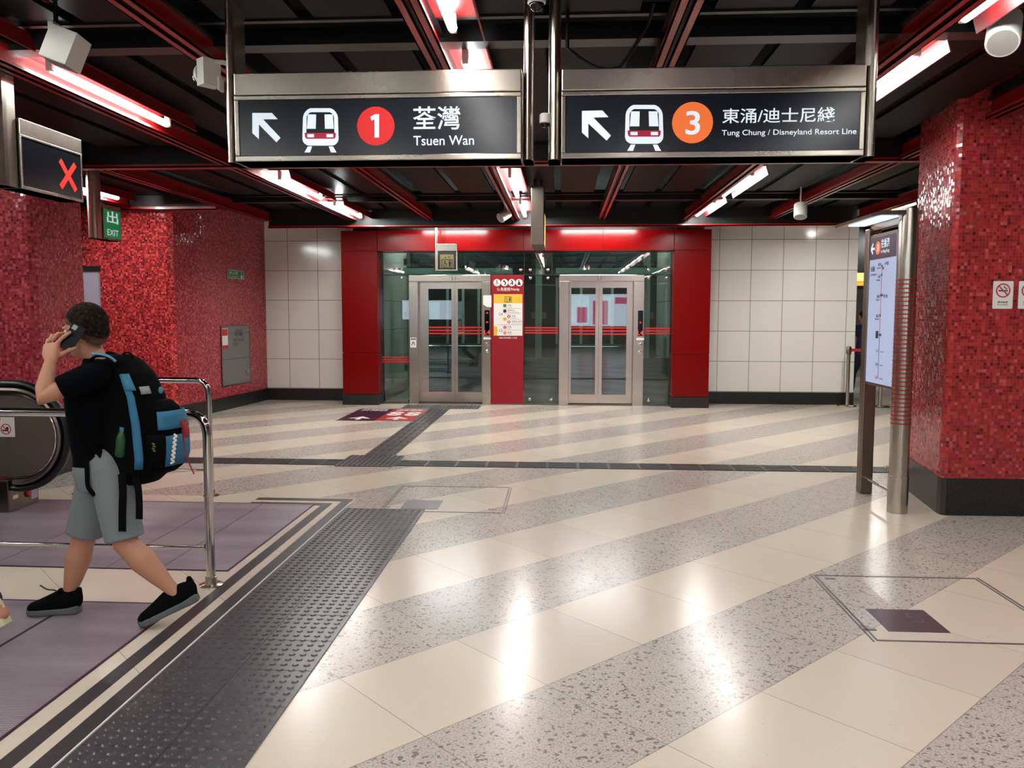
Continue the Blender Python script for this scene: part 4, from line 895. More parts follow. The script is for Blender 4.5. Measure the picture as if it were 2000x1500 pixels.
m = MB(); w_ = c-a; WF.rect(m, a+.02, d_-h_*.38, a+w_*.21, d_-h_*.04, .0142, .002); m.build('notice', MT['white_print'], t); m = MB(); WF.rect(m, a+.02, d_-h_*.16, a+w_*.2, d_-h_*.05, .0165, .001); WF.rect(m, a+.02, d_-h_*.38, a+w_*.21, d_-h_*.32, .0165, .001); m.build('notice_red', MT['print_red'], t)
m = MB(); WF.rect(m, c-w_*.16, b+h_*.15, c-w_*.06, b+h_*.23, .0142, .012); m.build('latch', MT['steel'], t)
WF.text('消防\n喉轆', MT['ink'], t, (a+w_*.45, d_-h_*.18, a+w_*.75, d_-h_*.06), .0142); WF.text('FIRE HOSE\nREEL', MT['ink'], t, (a+w_*.4, d_-h_*.33, a+w_*.78, d_-h_*.22), .0142)
t = thing('wall_sign', 'small green sign high on the left mosaic wall', 'sign', WF.P(1.7, 2.2)); a, b = WF.px(443, 543.5); c, d_ = WF.px(475.5, 530)
m = MB(); WF.rect(m, a, b, c, d_+.01, .002, .008); m.build('plate', MT['print_green'], t); m = MB(); WF.line(m, [(a+.01,b+.01),(a+.01,d_),(c-.01,d_),(c-.01,b+.01),(a+.01,b+.01)], .008, .0102, .001); x_ = a+(c-a)*.84
WF.line(m, [(x_,d_-.02),(x_,b+.03)], .02, .0102, .001); WF.line(m, [(x_-.05,b+.06),(x_,b+.02),(x_+.05,b+.06)], .016, .0102, .001); m.build('arrow', MT['white_print'], t)
WF.text('滅火筒', MT['white_print'], t, (a+.1*(c-a), b+.5*(d_-b), a+.62*(c-a), b+.88*(d_-b)), .0102); WF.text('Fire extinguisher', MT['white_print'], t, (a+.08*(c-a), b+.16*(d_-b), a+.66*(c-a), b+.36*(d_-b)), .0102)
# ---------------------------------------------------------------- cameras, speakers, cable
t = thing('security_camera', 'white box security camera with dark dome on the left end of the red circle sign', 'security camera', at(405,150,4.33))
c = at(408,143,4.33); ux, uy, uz = V((.8,-.6,0)), V((.6,.8,0)), V((0,0,1))
MB().obox(c, ux, uy, uz, .035, .05, .07).build('housing', MT['white_plastic'], t)
e = c-ux*.055; MB().lathe(e+ux*.022, [(.06,0),(.058,.025),(.046,.045)], 20, -ux).build('collar', MT['white_plastic'], t); MB().ball(e-ux*.030, .043, seg=18).build('dome', MT['lens_black'], t)
MB().tube(bend([c+V((.02,0,.06)), at(440,122,4.36), at(458,135,4.36)], .02, 6), [(.012,.022,(0,0,1))]*(9+2), 10).build('bracket', MT['white_plastic'], t)
MB().obox(at(431,165,4.36), (1,0,0), (0,1,0), (0,0,1), .006, .03, .035).build('wall_plate', MT['white_plastic'], t)
def dome(label, p, r, post):
    t = thing('dome_camera', label, 'security camera', p, 'white dome cameras'); p = V(p)
    MB().lathe(p, [(r*.75,r*1.7),(r,r*1.5),(r*1.02,0),(r*.9,-r*.1)], 20).build('housing', MT['white_plastic'], t); MB().ball(p-V((0,0,r*.1)), r*.82, seg=18).build('dome', MT['lens_black'], t)
    MB().tube(post, .012, 10).build('bracket', MT['white_plastic'], t)
p = at(1064, 240, 4.36); dome('white dome camera squeezed between the two big direction signs', p, .028, [p+V((0,.0,.03)), (-.078, 4.4, p.z+.03)])
p = at(1048, 6, 4.1); dome('dome camera at the top edge above the gap between the big signs', p, .045, [p+V((0,0,.06)), p+V((0,0,.75))])
t = thing('box_speaker', 'tilted white box speaker hanging at top left', 'speaker', at(125,95,4.3)); c = at(128,96,4.3); ux = V((.62,-.25,-.72)).normalized(); uy = V((.2,.97,-.1)); uy = (uy-ux*uy.dot(ux)).normalized(); uz = ux.cross(uy)
ux2 = (cr*.93-cu*.36).normalized(); uz2 = (cr*.36+cu*.93).normalized(); uy2 = uz2.cross(ux2).normalized(); uz2 = ux2.cross(uy2)
MB().obox(c, ux2, uy2, uz2, .075, .075, .088).build('cabinet', MT['white_plastic'], t); MB().obox(c-uz2*.089, ux2, uy2, uz2, .066, .066, .003).build('grille', MT['grey_panel'], t)
h = at(110,62,4.3); MB().obox(h, cr, V((0,1,0)), V((0,0,1)), .014, .05, .04).build('bracket', MT['white_plastic'], t); MB().tube([h+V((0,0,.03)), h+V((0,0,.5))], .012, 10).build('hanger', MT['black_rail'], t)
def canspk(label, p, d_, r, L):
    t = thing('can_speaker', label, 'speaker', p, 'white cylindrical speakers'); p = V(p); d_ = V(d_).normalized()
    MB().lathe(p, [(r*.95,0),(r,-.006),(r,-L),(r*.8,-L-.01)], 28, d_).build('body', MT['white_plastic'], t); MB().lathe(p, [(r*.86,-.004),(r*.86,.002)], 28, d_).build('grille', MT['grille_grey'] if 'grille_grey' in MT else pm('grille_grey', (150,146,142), .6), t)
    q_ = p-d_*L*.6; MB().tube([q_, V((q_.x, q_.y, 3.4))], .012, 10).build('hanger', MT['white_plastic'], t)
canspk('white cylindrical speaker at the top right corner', at(1958,84,4.6), (-.35,-.62,-.7), .085, .24)
canspk('small white cylindrical speaker above the left lift, left of the edge-on sign', at(977,426,12.0), (-.55,-.5,-.45), .075, .17)
canspk('small white cylindrical speaker below the ceiling above the right white wall', at(1563,424,11.0), (-.1,-.35,-.9), .085, .18)
m = MB(); pts = [at(1092+160*k/14, 92+(42*math.sin(math.pi*k/14) if k < 10 else 42*math.sin(math.pi*k/14)-10*(k-9)), 4.55) for k in range(15)]; pts = [p+V((.045,.02,0)) for p in pts]; pts = [V((pts[0].x, 4.57, 3.26))]+pts+[V((pts[-1].x+.02, 4.5, 3.26))]
tag(m.tube(pts, .011, 8).build('cable', MT['rubber_black']), 'black cable looping down above the left half of the orange circle sign', 'cable')
# advertising at the far end of the hall, mirrored in the lift glass
def ad(label, x0, x1, z0, z1, pink):
    t = thing('advert_lightbox', label, 'lightbox', ((x0+x1)/2, -9.95, z0)); MB().box(x0-.05, -10, z0-.05, x1+.05, -9.93, z1+.05).build('frame', MT['steel'], t)
    MB().box(x0, -9.935, z0, x1, -9.92, z1).build('lit_face', MT['ad_white'], t)
    for a, b, c, d_ in pink: MB().box(x0+a*(x1-x0), -9.921, z0+b*(z1-z0), x0+c*(x1-x0), -9.915, z0+d_*(z1-z0)).build('pink_shape', MT['ad_pink'], t)
ad('lit pink and white advert behind the viewer, mirrored in the right lift doors', .2, 3.4, 1.0, 2.5, [(.15,.1,.3,.6),(.38,.05,.6,.8),(.7,.7,.95,.9)]); ad('lit white advert behind the viewer, mirrored in the left lift doors', -7.6, -5.2, 1.3, 2.2, [])
# ---------------------------------------------------------------- people
UP = V((0,0,1))
def finger(mb, pts, r0, r1):
    n = len(pts); pts = [V(p) for p in pts]
    mb.tube(pts, [r0+(r1-r0)*i/(n-1) for i in range(n)], 10); mb.ball(pts[-1], r1, seg=10, rg=6); mb.ball(pts[0], r0, seg=10, rg=6)
    for p in pts[1:-1]: mb.ball(p, r0*1.02, seg=10, rg=6)
def limb(mb, pts, rs, seg=18):
    mb.tube(pts, rs, seg)
    for p, r in ((pts[0], rs[0]), (pts[-1], rs[-1])): mb.ball(p, r if not isinstance(r, tuple) else min(r[:2]), seg=14, rg=8)
def spline(pts, n=5):
    pts = [V(p) for p in pts]; out = []
    P = [pts[0]*2-pts[1]]+pts+[pts[-1]*2-pts[-2]]
    for i in range(1, len(P)-2):
        a, b, c, d = P[i-1], P[i], P[i+1], P[i+2]
        for k in range(n):
            t = k/n; out.append(.5*((2*b)+(c-a)*t+(2*a-5*b+4*c-d)*t*t+(3*b-a-3*c+d)*t**3))
    return out+[pts[-1]]
def lerpr(rs, n):
    out = []
    for a, b in zip(rs, rs[1:]):
        for k in range(n): out.append(a+(b-a)*k/n)
    return out+[rs[-1]]
def head(mb, c, f, l, u, s=1.0):
    """skull, jaw, nose, lips, brow, ears round the head centre c; f faces forward, l to the left"""
    P = lambda a, b, d: c+f*a*s+l*b*s+u*d*s
    mb.ball(P(-.012,0,.028), .098*s, .077*s, .095*s, f, l, u, 20, 14)
    mb.ball(P(.022,0,-.035), .068*s, .062*s, .085*s, f, l, u, 18, 12)
    mb.ball(P(.058,0,-.088), .030*s, .036*s, .026*s, f, l, u)
    mb.tube([P(.088,0,.012), P(.101,0,-.012), P(.108,0,-.028)], [.010*s,.013*s,.016*s], 10); mb.ball(P(.104,0,-.03), .017*s, .018*s, .013*s, f, l, u)
    mb.ball(P(.078,0,.026), .018*s, .055*s, .012*s, f, l, u); mb.ball(P(.086,0,-.062), .011*s, .024*s, .008*s, f, l, u); mb.ball(P(.083,0,-.073), .012*s, .021*s, .008*s, f, l, u)
    for q in (-1, 1):
        mb.ball(P(-.008,q*.076,-.012), .019*s, .010*s, .032*s, (f-l*q*.25).normalized(), (l*q), u); mb.ball(P(.05,q*.045,-.03), .03*s, .022*s, .03*s, f, l, u)
def eyes(t, c, f, l, u, s=1.0):
    for q in (-1, 1): MB().ball(c+f*.083*s+l*q*.031*s+u*.008*s, .0115*s, seg=12, rg=8).build('eye', MT['eye_white'], t); MB().ball(c+f*.092*s+l*q*.031*s+u*.008*s, .0055*s, seg=10, rg=6).build('iris', MT['ink_black'], t)
def shoe(t, heel, toe, up_, mat_u, mat_s, laces=True):
    """heel and toe on the sole line, up_ = direction out of the shoe"""
    heel, toe, up_ = V(heel), V(toe), V(up_).normalized(); d = toe-heel; L = d.length; d.normalize(); s = up_.cross(d)
    P = lambda a, b, c: heel+d*a*L+s*b+up_*c
    o = [(-.02,.03),(.06,.04),(.25,.041),(.5,.043),(.72,.052),(.86,.049),(.95,.035),(1,.014)]
    m = MB(); k = len(o)
    ring = [P(a,w,0) for a, w in o]+[P(a,-w,0) for a, w in o[::-1]]; ri = [p+up_*.036*(1.15 if i in (0,1,2*k-1,2*k-2) else .9) for i, p in enumerate(ring)]
    n = len(ring); m.add(ring+ri, [list(range(n))[::-1], list(range(n, 2*n))]+[(i,(i+1)%n,n+(i+1)%n,n+i) for i in range(n)]); so = m.build('shoe_sole', mat_s, t); remesh(so, .006, 3)
    m = MB(); pts = [P(.02,0,.055),P(.12,0,.062),P(.28,0,.062),P(.42,0,.058),P(.58,0,.048),P(.76,0,.038),P(.9,0,.032),P(.97,0,.028)]
    hs = [.052,.060,.060,.058,.048,.037,.030,.018]; ws = [.030,.038,.040,.041,.044,.049,.043,.022]
    m.tube(pts, [(h, w, up_) for h, w in zip(hs, ws)], 18); m.ball(P(.02,0,.07), .026, .028, .045, d, s, up_); m.tube([P(.0,0,.07), P(-.02,0,.136)], [.024,.013], 10)
    m.tube([P(.42,.0,.095), P(.33,0,.13)], [(.014,.03,d),(.01,.026,d)], 12)
    u_ = m.build('shoe', mat_u, t); remesh(u_, .0065, 4)
    if laces:
        m = MB()
        for a in (.42,.49,.56,.63):
            hh = .115-.07*(a-.38)/.3
            m.tube([P(a,-.03,hh-.012), P(a+.02,0,hh), P(a,.03,hh-.012)], .003, 6)
        m.build('shoe_lace', MT['lace'], t)
def leg(mb, hip, knee, ank, s=1.0):
    hip, knee, ank = V(hip), V(knee), V(ank); pts = [hip, hip.lerp(knee,.35), hip.lerp(knee,.75), knee, knee.lerp(ank,.12), knee.lerp(ank,.33), knee.lerp(ank,.6), knee.lerp(ank,.85), ank]
    limb(mb, pts, [.09*s,.085*s,.07*s,.062*s,.060*s,.067*s,.053*s,.037*s,.036*s])
def foot(mb, ank, heel, toe):
    ank, heel, toe = V(ank), V(heel), V(toe); limb(mb, [ank, ank.lerp(heel,.5)+UP*.01], [.034,.03], 12); heel = heel.lerp(toe,.16); limb(mb, [heel+UP*.05, heel.lerp(toe,.45)+UP*.05, heel.lerp(toe,.8)+UP*.03], [.03,.032,.025], 12)
def person(name_label, P, cloth):
    """P holds joint positions; one continuous skinned body, hair and clothing as children"""
    t = thing('person', name_label, 'person', (P['pelvis'].x, P['pelvis'].y, 0)); f, l, hf, hl, hu = P['f'], P['l'], P['hf'], P['hl'], P['hu']
    sk = P.get('s', 1.0); hs = P.get('hs', sk); b = MB(); head(b, P['head'], hf, hl, hu, hs)
    b.tube([P['neck']-UP*.03, P['neck'], P['head']-hu*.05*sk-hf*.012], [.066*sk,.055*sk,.052*sk], 18)
    tor = [P['pelvis']-UP*.07, P['pelvis'], P['waist'], P['chest'], P['neck']-UP*.07, P['neck']-UP*.0]
    b.tube(tor, [(.10*sk,.14*sk,f),(.108*sk,.158*sk,f),(.102*sk,.142*sk,f),(.112*sk,.165*sk,f),(.095*sk,.15*sk,f),(.055*sk,.06*sk,f)], 22)
    for q in ('L', 'R'):
        limb(b, [P['sh'+q].lerp(P['neck'],.45)-UP*.01, P['sh'+q]], [.05*sk,.058*sk])
        a, e, w = P['sh'+q], P['el'+q], P['wr'+q]
        limb(b, [a, a.lerp(e,.4), a.lerp(e,.8), e, e.lerp(w,.25), e.lerp(w,.7), w], [.057*sk,.050*sk,.042*sk,.041*sk,.042*sk,.034*sk,(.03*sk,.022*sk,P.get('pn'+q, V((0,0,1))).cross(w-e).normalized() if (w-e).length else UP)][:6]+[.027*sk])
        leg(b, P['hip'+q], P['kn'+q], P['an'+q], sk); foot(b, P['an'+q], *P['ft'+q])
        for fg in P['hand'+q]: finger(b, *fg)
        for pl in P['palm'+q]: b.tube(pl[0], pl[1], 14)
    bo = b.build('body', MT['skin'], t); remesh(bo, .0052, 3)
    eyes(t, P['head'], hf, hl, hu, hs)
    # short hair: cap over the skull
    h = MB(); c = P['head']; Q = lambda a, d, e: c+hf*a*hs+hl*d*hs+hu*e*hs
    h.ball(Q(-.020,0,.036), .103*hs, .084*hs, .097*hs, hf, hl, hu, 22, 14); h.ball(Q(-.042,0,-.002), (.078)*hs, .078*hs, .074*hs, hf, hl, hu, 18, 12); h.ball(Q(-.055,0,-.045), .052*hs, .060*hs, .050*hs, hf, hl, hu)
    ho = h.build('hair', cloth['hair'], t); remesh(ho, .005, 3)
    h = MB(); h.ball(Q(-.014,0,.034), .099*hs, .0795*hs, .093*hs, hf, hl, hu, 22, 14); h.ball(Q(-.042,0,-.002), .0735*hs, .0745*hs, .071*hs, hf, hl, hu, 18, 12); h.ball(Q(-.055,0,-.045), .046*hs, .056*hs, .046*hs, hf, hl, hu)
    hfade = h.build('hair_fade', MT['hair_fade'], t); remesh(hfade, .005, 3)
    hair_line = [(-.2,-.045),(-.11,-.04),(-.08,-.018),(-.05,.006),(-.025,.034),(.0,.056),(.03,.068),(.055,.08),(.07,.10),(.08,.2),(.2,.3)]
    fade_line = [(-.2,-.075),(-.10,-.07),(-.07,-.055),(-.045,-.02),(-.02,.018),(.0,.03),(.03,.036),(.05,.06),(.07,.085),(.2,.2)]
    def cut(me, c=c-t.location, lines=hair_line, hf=hf.copy(), hl=hl.copy(), hu=hu.copy(), hs=hs):
        line = lines
        bm = bmesh.new(); bm.from_mesh(me); kill = []
        for v in bm.verts:
            q_ = (v.co-c)/hs; a, d_ = q_.dot(hf), q_.dot(hu); i = max(k for k in range(len(line)-1) if line[k][0] <= max(a, -.19))
            (a0, d0), (a1, d1) = line[i], line[i+1]; lim = d0+(d1-d0)*(a-a0)/(a1-a0)
            if d_ < lim+.002*math.sin(q_.dot(hl)*900+a*1300)*math.sin(a*700): kill.append(v)
        bmesh.ops.delete(bm, geom=kill, context='VERTS'); bm.to_mesh(me); bm.free()
    POST[ho.name] = cut; POST[hfade.name] = lambda me: cut(me, lines=fade_line)
    s = MB(); g_ = .014
    tor2 = [P['pelvis']-UP*cloth.get('hem', .04), P['pelvis']+UP*.06, P['waist'], P['chest'], P['neck']-UP*.075, P['neck']-UP*.025]
    s.tube(tor2, [(.125*sk,.168*sk,f),(.122*sk,.168*sk,f),(.12*sk,.160*sk,f),(.127*sk,.182*sk,f),(.108*sk,.162*sk,f),(.064*sk,.075*sk,f)], 24)
    for q in ('L', 'R'):
        a, e, w = P['sh'+q], P['el'+q], P['wr'+q]; k = cloth.get('sleeve', .62)
        limb(s, [a.lerp(P['neck'],.5)-UP*.015, a], [.062*sk,.07*sk]); s.tube([a, a.lerp(e,k*.5), a.lerp(e,k)], [.073*sk,.070*sk,.068*sk], 18)
    s.tube([P['neck']-UP*.03, P['neck']+UP*.018+f*-.004], [(.076*sk,.085*sk,f),(.066*sk,.066*sk,f)], 18)
    so = s.build('shirt', cloth['shirt'], t); remesh(so, .0075, 4)
    s = MB(); s.tube([P['pelvis']+UP*.06, P['pelvis']-UP*.03, P['pelvis']-UP*.12], [(.118*sk,.162*sk,f),(.125*sk,.172*sk,f),(.105*sk,.15*sk,f)], 24)
    for q in ('L', 'R'):
        hp_, kn, an = P['hip'+q], P['kn'+q], P['an'+q]; e = cloth['legs']
        if e <= 1.0: s.tube([hp_+UP*.03, hp_.lerp(kn,.4), hp_.lerp(kn,e)], [.102*sk,.100*sk,.096*sk], 20); s.ball(hp_+UP*.03, .098*sk)
        else: limb(s, [hp_+UP*.03, hp_.lerp(kn,.5), kn, kn.lerp(an,.5), kn.lerp(an,e-1)], [.102*sk,.09*sk,.072*sk,.068*sk,.062*sk])
    so = s.build('shorts' if cloth['legs'] <= 1 else 'trousers', cloth['bottom'], t); remesh(so, .0075, 4)
    for q in ('L', 'R'): shoe(t, *P['ft'+q], P['fu'+q], cloth['shoe'], cloth['sole'])
    return t
# ---- the man walking to the left with a phone at his ear
f = V((-.975,.22,0)).normalized(); l = UP.cross(f).normalized(); hf = V((-.92,.38,-.10)).normalized(); hl = UP.cross(hf).normalized(); hu = hf.cross(hl)*1.0
hu = hf.cross(hl); hu = hu if hu.z > 0 else -hu
P = dict(f=f, l=l, hf=hf, hl=hl, hu=hu, s=.98, hs=1.13)
P['head'] = at(166,648,3.98); P['neck'] = at(190,706,3.98); P['chest'] = at(190,775,3.98); P['waist'] = at(193,850,3.98); P['pelvis'] = at(203,905,3.98)
P['shL'] = at(190,730,3.80); P['elL'] = at(83,777,3.70); P['wrL'] = at(98,708,3.76)
P['shR'] = at(188,738,4.16); P['elR'] = at(175,835,4.20); P['wrR'] = at(168,775,4.14)
P['hipL'] = at(214,922,3.89); P['knL'] = at(246,1062,3.87); P['anL'] = at(343,1158,3.90)
P['hipR'] = at(194,922,4.06); P['knR'] = at(163,1052,4.06); P['anR'] = at(134,1166,4.05)
P['ftR'] = (at(155,1201,4.04), at(53,1198,3.99)); P['fuR'] = (0,0,1)
for _p in P['ftR']: _p.z = .0058
hL, tL = at(388,1172,3.93), at(274,1226,3.86); tL.z = max(tL.z, .007); P['ftL'] = (hL, tL); d_ = (tL-hL).normalized(); P['fuL'] = (UP-d_*UP.dot(d_)).normalized()
def K(*a): return at(*a)
P['palmL'] = [([K(98,708,3.76), K(97,692,3.775), K(99,672,3.80)], [(.027,.02,(0,1,0)),(.024,.038,(0,1,0)),(.018,.04,(0,1,0))]), ([K(104,705,3.765), K(108,690,3.775), K(111,671,3.785)], [.02,.02,.016])]
P['handL'] = [([K(111,671,3.785), K(124,658,3.79), K(137,649,3.80)], .0105, .0085), ([K(103,663,3.80), K(113,652,3.81), K(124,651,3.835)], .0105, .0085),
 ([K(96,666,3.825), K(102,655,3.845), K(114,654,3.87)], .0102, .0082), ([K(91,675,3.845), K(93,664,3.87), K(105,662,3.89)], .0092, .0075), ([K(104,700,3.775), K(121,692,3.79), K(136,684,3.805), K(147,680,3.82)], .013, .009)]
w = P['wrR']; P['palmR'] = [([w, w+f*.05+UP*.03, w+f*.08+UP*.05], [.026,.034,.028])]
P['handR'] = [([w+f*.08+UP*.05+UP*.022*(i-1.5), w+f*.115+UP*.05+UP*.02*(i-1.5)-l*.01, w+f*.11+UP*.05+UP*.018*(i-1.5)-l*-.03], .0095, .0078) for i in range(4)]+[([w+f*.03+UP*.05, w+f*.06+UP*.09, w+f*.09+UP*.1], .0115, .009)]
man = person('person in black t-shirt and grey shorts walking left with a phone at the ear', P, dict(hair=MT['hair'], shirt=MT['shirt_black'], bottom=MT['shorts_grey'], legs=.93, shoe=MT['shoe_black'], sole=MT['sole_grey'], hem=.012, sleeve=.66))
# loose lace on the front shoe
MB().tube(spline([at(121,1160,4.02), at(107,1153,4.0), at(92,1151,3.99), at(78,1143,3.98)], 5), .004, 6).build('loose_lace', MT['lace'], man)
# phone
t = thing('phone', 'dark phone held against the walking man\'s ear', 'phone', at(141,660,3.82)); c = at(141,659,3.825)
pv = (at(156,637,3.84)-at(126,681,3.80)).normalized(); pn = (cam.location-c).normalized()+V((-.25,0,.1)); pn = (pn-pv*pn.dot(pv)).normalized(); pw = pv.cross(pn)
fr = Fr(c-pn*.0045, pw, pv)
m = MB(); fr.rrect(m, -.033,-.068,.033,.068,.009,0,.009); m.build('phone_body', MT['phone_dark'], t)
m = MB(); fr.rrect(m, -.026,.036,-.004,.06,.004,.009,.0015); m.build('camera_bump', MT['phone_glass'], t); m = MB(); fr.rrect(m, -.028,-.062,.028,.03,.004,.0088,.0006); m.build('back_cover', MT['phone_glass'] if False else MT['phone_dark'], t)
# ---- backpack
B_ = -f; t = thing('backpack', 'black and blue backpack on the walking man\'s back', 'backpack', at(270,820,3.98)-V((0,0,.2)))
BC = at(205,820,3.98)
def stn(x0, x1, y, w): return (at(x0,y,3.98), at(x1,y,3.96), w)
def packloft(name, mat, st, a0=0, a1=360, off=0.0, nexp=3.2, parent=None, seg=28, vox=None):
    """stack of rounded sections: front point, back point, half width; a = 0 points backwards, 90 to the wearer's left"""
    m = MB(); full = (a1-a0) >= 360; n = seg if full else max(4, int(seg*(a1-a0)/360)+1); vs = []; fs = []
    for p0_, p1_, w_ in st:
        c = (p0_+p1_)/2; hx_ = (p1_-p0_).dot(B_)/2+off; hy = w_+off
        for k in range(n):
            th = math.radians(a0+(a1-a0)*k/(n if full else n-1)); cs, sn = math.cos(th), math.sin(th)
            r_ = (abs(cs)**nexp+abs(sn)**nexp)**(-1/nexp); vs.append(c+B_*hx_*cs*r_+l*hy*sn*r_)
    R = len(st)
    for i in range(R-1):
        for k in range(n if full else n-1): fs.append((i*n+k, i*n+(k+1)%n, (i+1)*n+(k+1)%n, (i+1)*n+k))
    if full: fs += [list(range(n)), list(range((R-1)*n, R*n))]
    m.add(vs, fs, True); o = m.build(name, mat, parent or t)
    if full and vox: remesh(o, vox, 5)
    elif not full:
        q = o.modifiers.new('thick', 'SOLIDIFY'); q.thickness = .006; q.offset = 1; PEND_MOD.append(o)
    return o
main = [stn(228,246,692,.06), stn(217,262,703,.105), stn(213,288,728,.128), stn(212,310,770,.142), stn(213,324,820,.15), stn(214,332,880,.15), stn(215,326,918,.14), stn(226,302,940,.11)]
packloft('main_bag', MT['pack_black'], main, vox=.008, nexp=2.6)
pocket = [stn(288,324,780,.065), stn(283,338,794,.095), stn(281,346,820,.112), stn(281,350,850,.118), stn(283,351,885,.118), stn(285,345,910,.108), stn(291,330,922,.085)]
fp = packloft('front_pocket', MT['pack_black'], pocket, vox=.008)
packloft('blue_pocket_flap', MT['pack_blue'], [stn(282,341,800,.103), stn(281,345,812,.111), stn(281,348,826,.116), stn(281,349,834,.118)], -75, 52, .006)
packloft('blue_pocket_panel', MT['pack_blue'], [stn(281,350,846,.119), stn(282,351.5,866,.12), stn(283,351.5,886,.119), stn(285,347,904,.112)], -75, 46, .006)
packloft('black_side_panel', MT['pack_black'], [stn(281,350,842,.118), stn(282,352,856,.121), stn(283,352,874,.121), stn(284,350,890,.118), stn(285,346,904,.110)], 38, 84, .010)
packloft('teal_pocket_edge', MT['pack_teal'], [stn(286,328,785,.075), stn(283,338,795,.096), stn(281,346,820,.112), stn(281,350,850,.118), stn(283,351,885,.118), stn(285,347,905,.112)], 88, 108, .006)
packloft('blue_side_band', MT['pack_blue'], [stn(213,285,728,.127), stn(212,298,750,.136), stn(212,310,770,.142), stn(213,324,820,.15), stn(213,328,850,.15), stn(214,332,885,.15), stn(215,329,905,.145)], 46, 58, .005)
packloft('teal_side_band', MT['pack_teal'], [stn(213,285,727,.127), stn(212,294,742,.133), stn(212,304,758,.139)], 40, 56, .009)
packloft('grey_zip_line', MT['pack_grey'], [stn(212,302,752,.137), stn(212,305,758,.139), stn(212,308,766,.141)], 14, 34, .006)
m = MB(); zz = []
for k in range(15):
    yy = 848+k*4.1; a = at(343-3.2*k/14*2+(3 if k % 2 else -3), yy, 3.852); zz.append(a)
for a, b in zip(zz, zz[1:]): m.tube([a, b], .0055, 6)
m.build('white_lettering', MT['white_print'], t)
m = MB()
for k in range(4): m.tube([at(297+1.5*(k%2), 866+4.5*k, 3.82), at(302+1.5*(k%2), 868+4.5*k, 3.82)], .004, 6)
m.build('yellow_lettering', MT['sensor_gold'], t)
def strap(name, pts, w, th, mat, hint): q = spline(pts, 6); return MB().tube(q, [(w, th, hint)]*len(q), 10).build(name, mat, t)
strap('shoulder_strap', [at(240,702,3.88), at(222,698,3.83), at(200,694,3.815), at(180,701,3.79), at(163,735,3.78), at(156,785,3.82), at(165,840,3.83), at(195,885,3.83), at(212,900,3.87)], .026, .007, MT['pack_black'], (0,1,.2))
strap('strap_trim', [at(226,706,3.80), at(214,697,3.785), at(198,692,3.785), at(180,691,3.80)], .008, .006, MT['strap_blue'], (0,1,.2))
strap('shoulder_strap', [at(240,698,4.08), at(222,690,4.12), at(200,692,4.14), at(180,706,4.13), at(166,745,4.12)], .026, .007, MT['pack_black'], (0,1,-.2))
strap('grab_handle', [at(238,694,3.97), at(248,688,3.97), at(258,694,3.97), at(262,712,3.97)], .011, .004, MT['pack_black'], (0,1,0))
strap('hip_strap', [at(214,905,3.86), at(190,900,3.83), at(165,893,3.84), at(146,908,3.88)], .02, .006, MT['pack_black'], (0,0,1))
strap('hanging_strap', [at(238,925,3.82), at(240,960,3.775), at(239,1000,3.765), at(239,1038,3.765)], .0195, .003, MT['pack_black'], cr)
strap('hanging_strap', [at(264,930,3.83), at(270,955,3.80), at(272,985,3.79), at(272,1014,3.79)], .0175, .003, MT['pack_black'], cr)
strap('hanging_strap', [at(168,890,3.83), at(170,920,3.80), at(172,950,3.80), at(185,968,3.80)], .012, .003, MT['pack_black'], cr)
strap('red_cord', [at(356,838,3.93), at(361,880,3.92), at(370,905,3.92), at(379,926,3.92)], .0035, .0035, MT['tag_red'], cr)
strap('red_tag', [at(357,820,3.93), at(363,838,3.92), at(363,855,3.92)], .017, .006, MT['tag_red'], cr)
MB().ball(at(314,762,3.90), .012, .010, .018).build('clip', MT['pack_teal'], t)
t = thing('bottle', 'green bottle in the side pocket of the backpack', 'bottle', at(238,890,3.83)); MB().lathe(at(235,892,3.825), [(.02,0),(.026,.01),(.027,.09),(.018,.12),(.012,.13)], 18, (.12,0,1)).build('bottle_body', MT['bottle_green'], t)
e_ = V((.12,0,1)).normalized(); MB().lathe(at(235,892,3.825)+e_*.13, [(.014,0),(.014,.02)], 14, e_).build('cap', MT['pack_teal'], t)
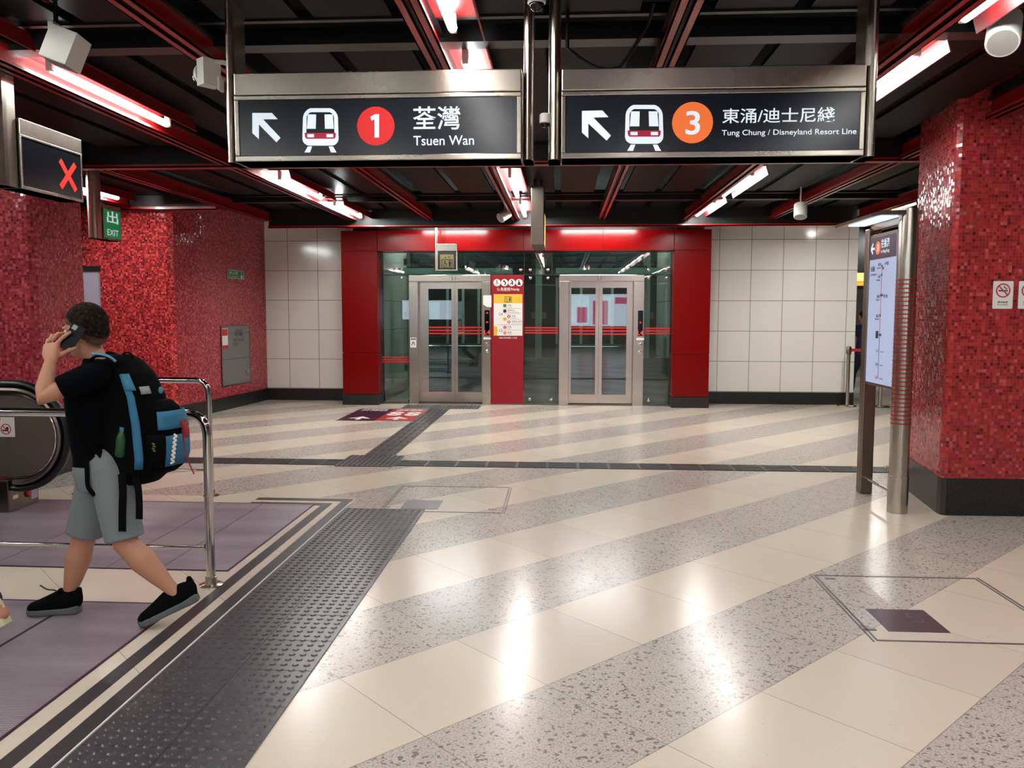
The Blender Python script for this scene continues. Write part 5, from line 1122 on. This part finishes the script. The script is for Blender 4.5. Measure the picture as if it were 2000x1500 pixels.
# ---- a person just leaving the frame at left, only a pale shoe heel in view
def stride(x, y, th, lead, s=1.0, zheel=.08, back=.26):
    f = V((math.cos(th), math.sin(th), 0)); l = UP.cross(f); hd = V((x, y, 0)); Q = dict(f=f, l=l, hf=f, hl=l, hu=UP, s=s)
    Q['pelvis'] = hd+UP*.85*s; Q['waist'] = hd+UP*1.02*s+f*.01; Q['chest'] = hd+UP*1.22*s+f*.01; Q['neck'] = hd+UP*1.38*s; Q['head'] = hd+UP*1.545*s+f*.03
    for q, g in (('L',1), ('R',-1)):
        fw = 1 if q == lead else -1
        Q['sh'+q] = hd+l*g*.175*s+UP*1.32*s; Q['el'+q] = hd+l*g*.22*s+UP*1.06*s-f*fw*.06; Q['wr'+q] = hd+l*g*.21*s+UP*.86*s-f*fw*.08+f*.06
        Q['hip'+q] = hd+l*g*.085*s+UP*.82*s; ff = hd+l*g*.09*s+f*(.26*s if fw > 0 else -back*s)
        if fw > 0: Q['kn'+q] = hd+l*g*.09*s+f*.2*s+UP*.45*s; Q['an'+q] = ff+UP*.09; Q['ft'+q] = (ff-f*.05+UP*.0058, ff+f*.2+UP*.0058); Q['fu'+q] = (0,0,1)
        else:
            Q['kn'+q] = hd+l*g*.09*s+f*(.26-back)*.7*s+UP*.43*s; Q['an'+q] = ff+UP*(.09+zheel); hl_ = ff-f*.05+UP*zheel*1.1; tt = ff+f*.19+UP*.007; Q['ft'+q] = (hl_, tt); dd = (tt-hl_).normalized(); Q['fu'+q] = (UP-dd*UP.dot(dd)).normalized()
        w = Q['wr'+q]; dn = (w-Q['el'+q]).normalized(); Q['palm'+q] = [([w, w+dn*.05, w+dn*.085], [(.02,.028,l),(.016,.038,f),(.014,.038,f)])]
        Q['hand'+q] = [([w+dn*.085+f*(.027-.018*i), w+dn*.125+f*(.028-.018*i)-l*g*.006, w+dn*(.155-.008*abs(i-1.4))+f*(.026-.018*i)-l*g*.022], .0092, .0075) for i in range(4)]+[([w+dn*.03+f*.03, w+dn*.065+f*.05-l*g*.01, w+dn*.09+f*.055-l*g*.015], .011, .0085)]
    return Q
h_ = at(22,1222,3.78)
Q = stride(-3.09, 3.70, math.pi-.03, 'R', .98, .10, .41)
person('person at the left frame edge with only a pale yellow shoe in view', Q, dict(hair=MT['hair'], shirt=MT['cloth_white'], bottom=MT['jeans'], legs=1.85, shoe=MT['shoe_cream'], sole=MT['shoe_cream'], hem=.05))
p_ = at(1682,650,15.9)
Q = stride(p_.x+.05, 15.9, math.pi*.55, 'L', 1.0, .03)
person('person in navy glimpsed through the opening behind the map stand', Q, dict(hair=MT['hair'], shirt=MT['shirt_navy'], bottom=MT['jeans'], legs=1.85, shoe=MT['cloth_white'], sole=MT['cloth_white'], hem=.05))
finish_text(); finish_mods()
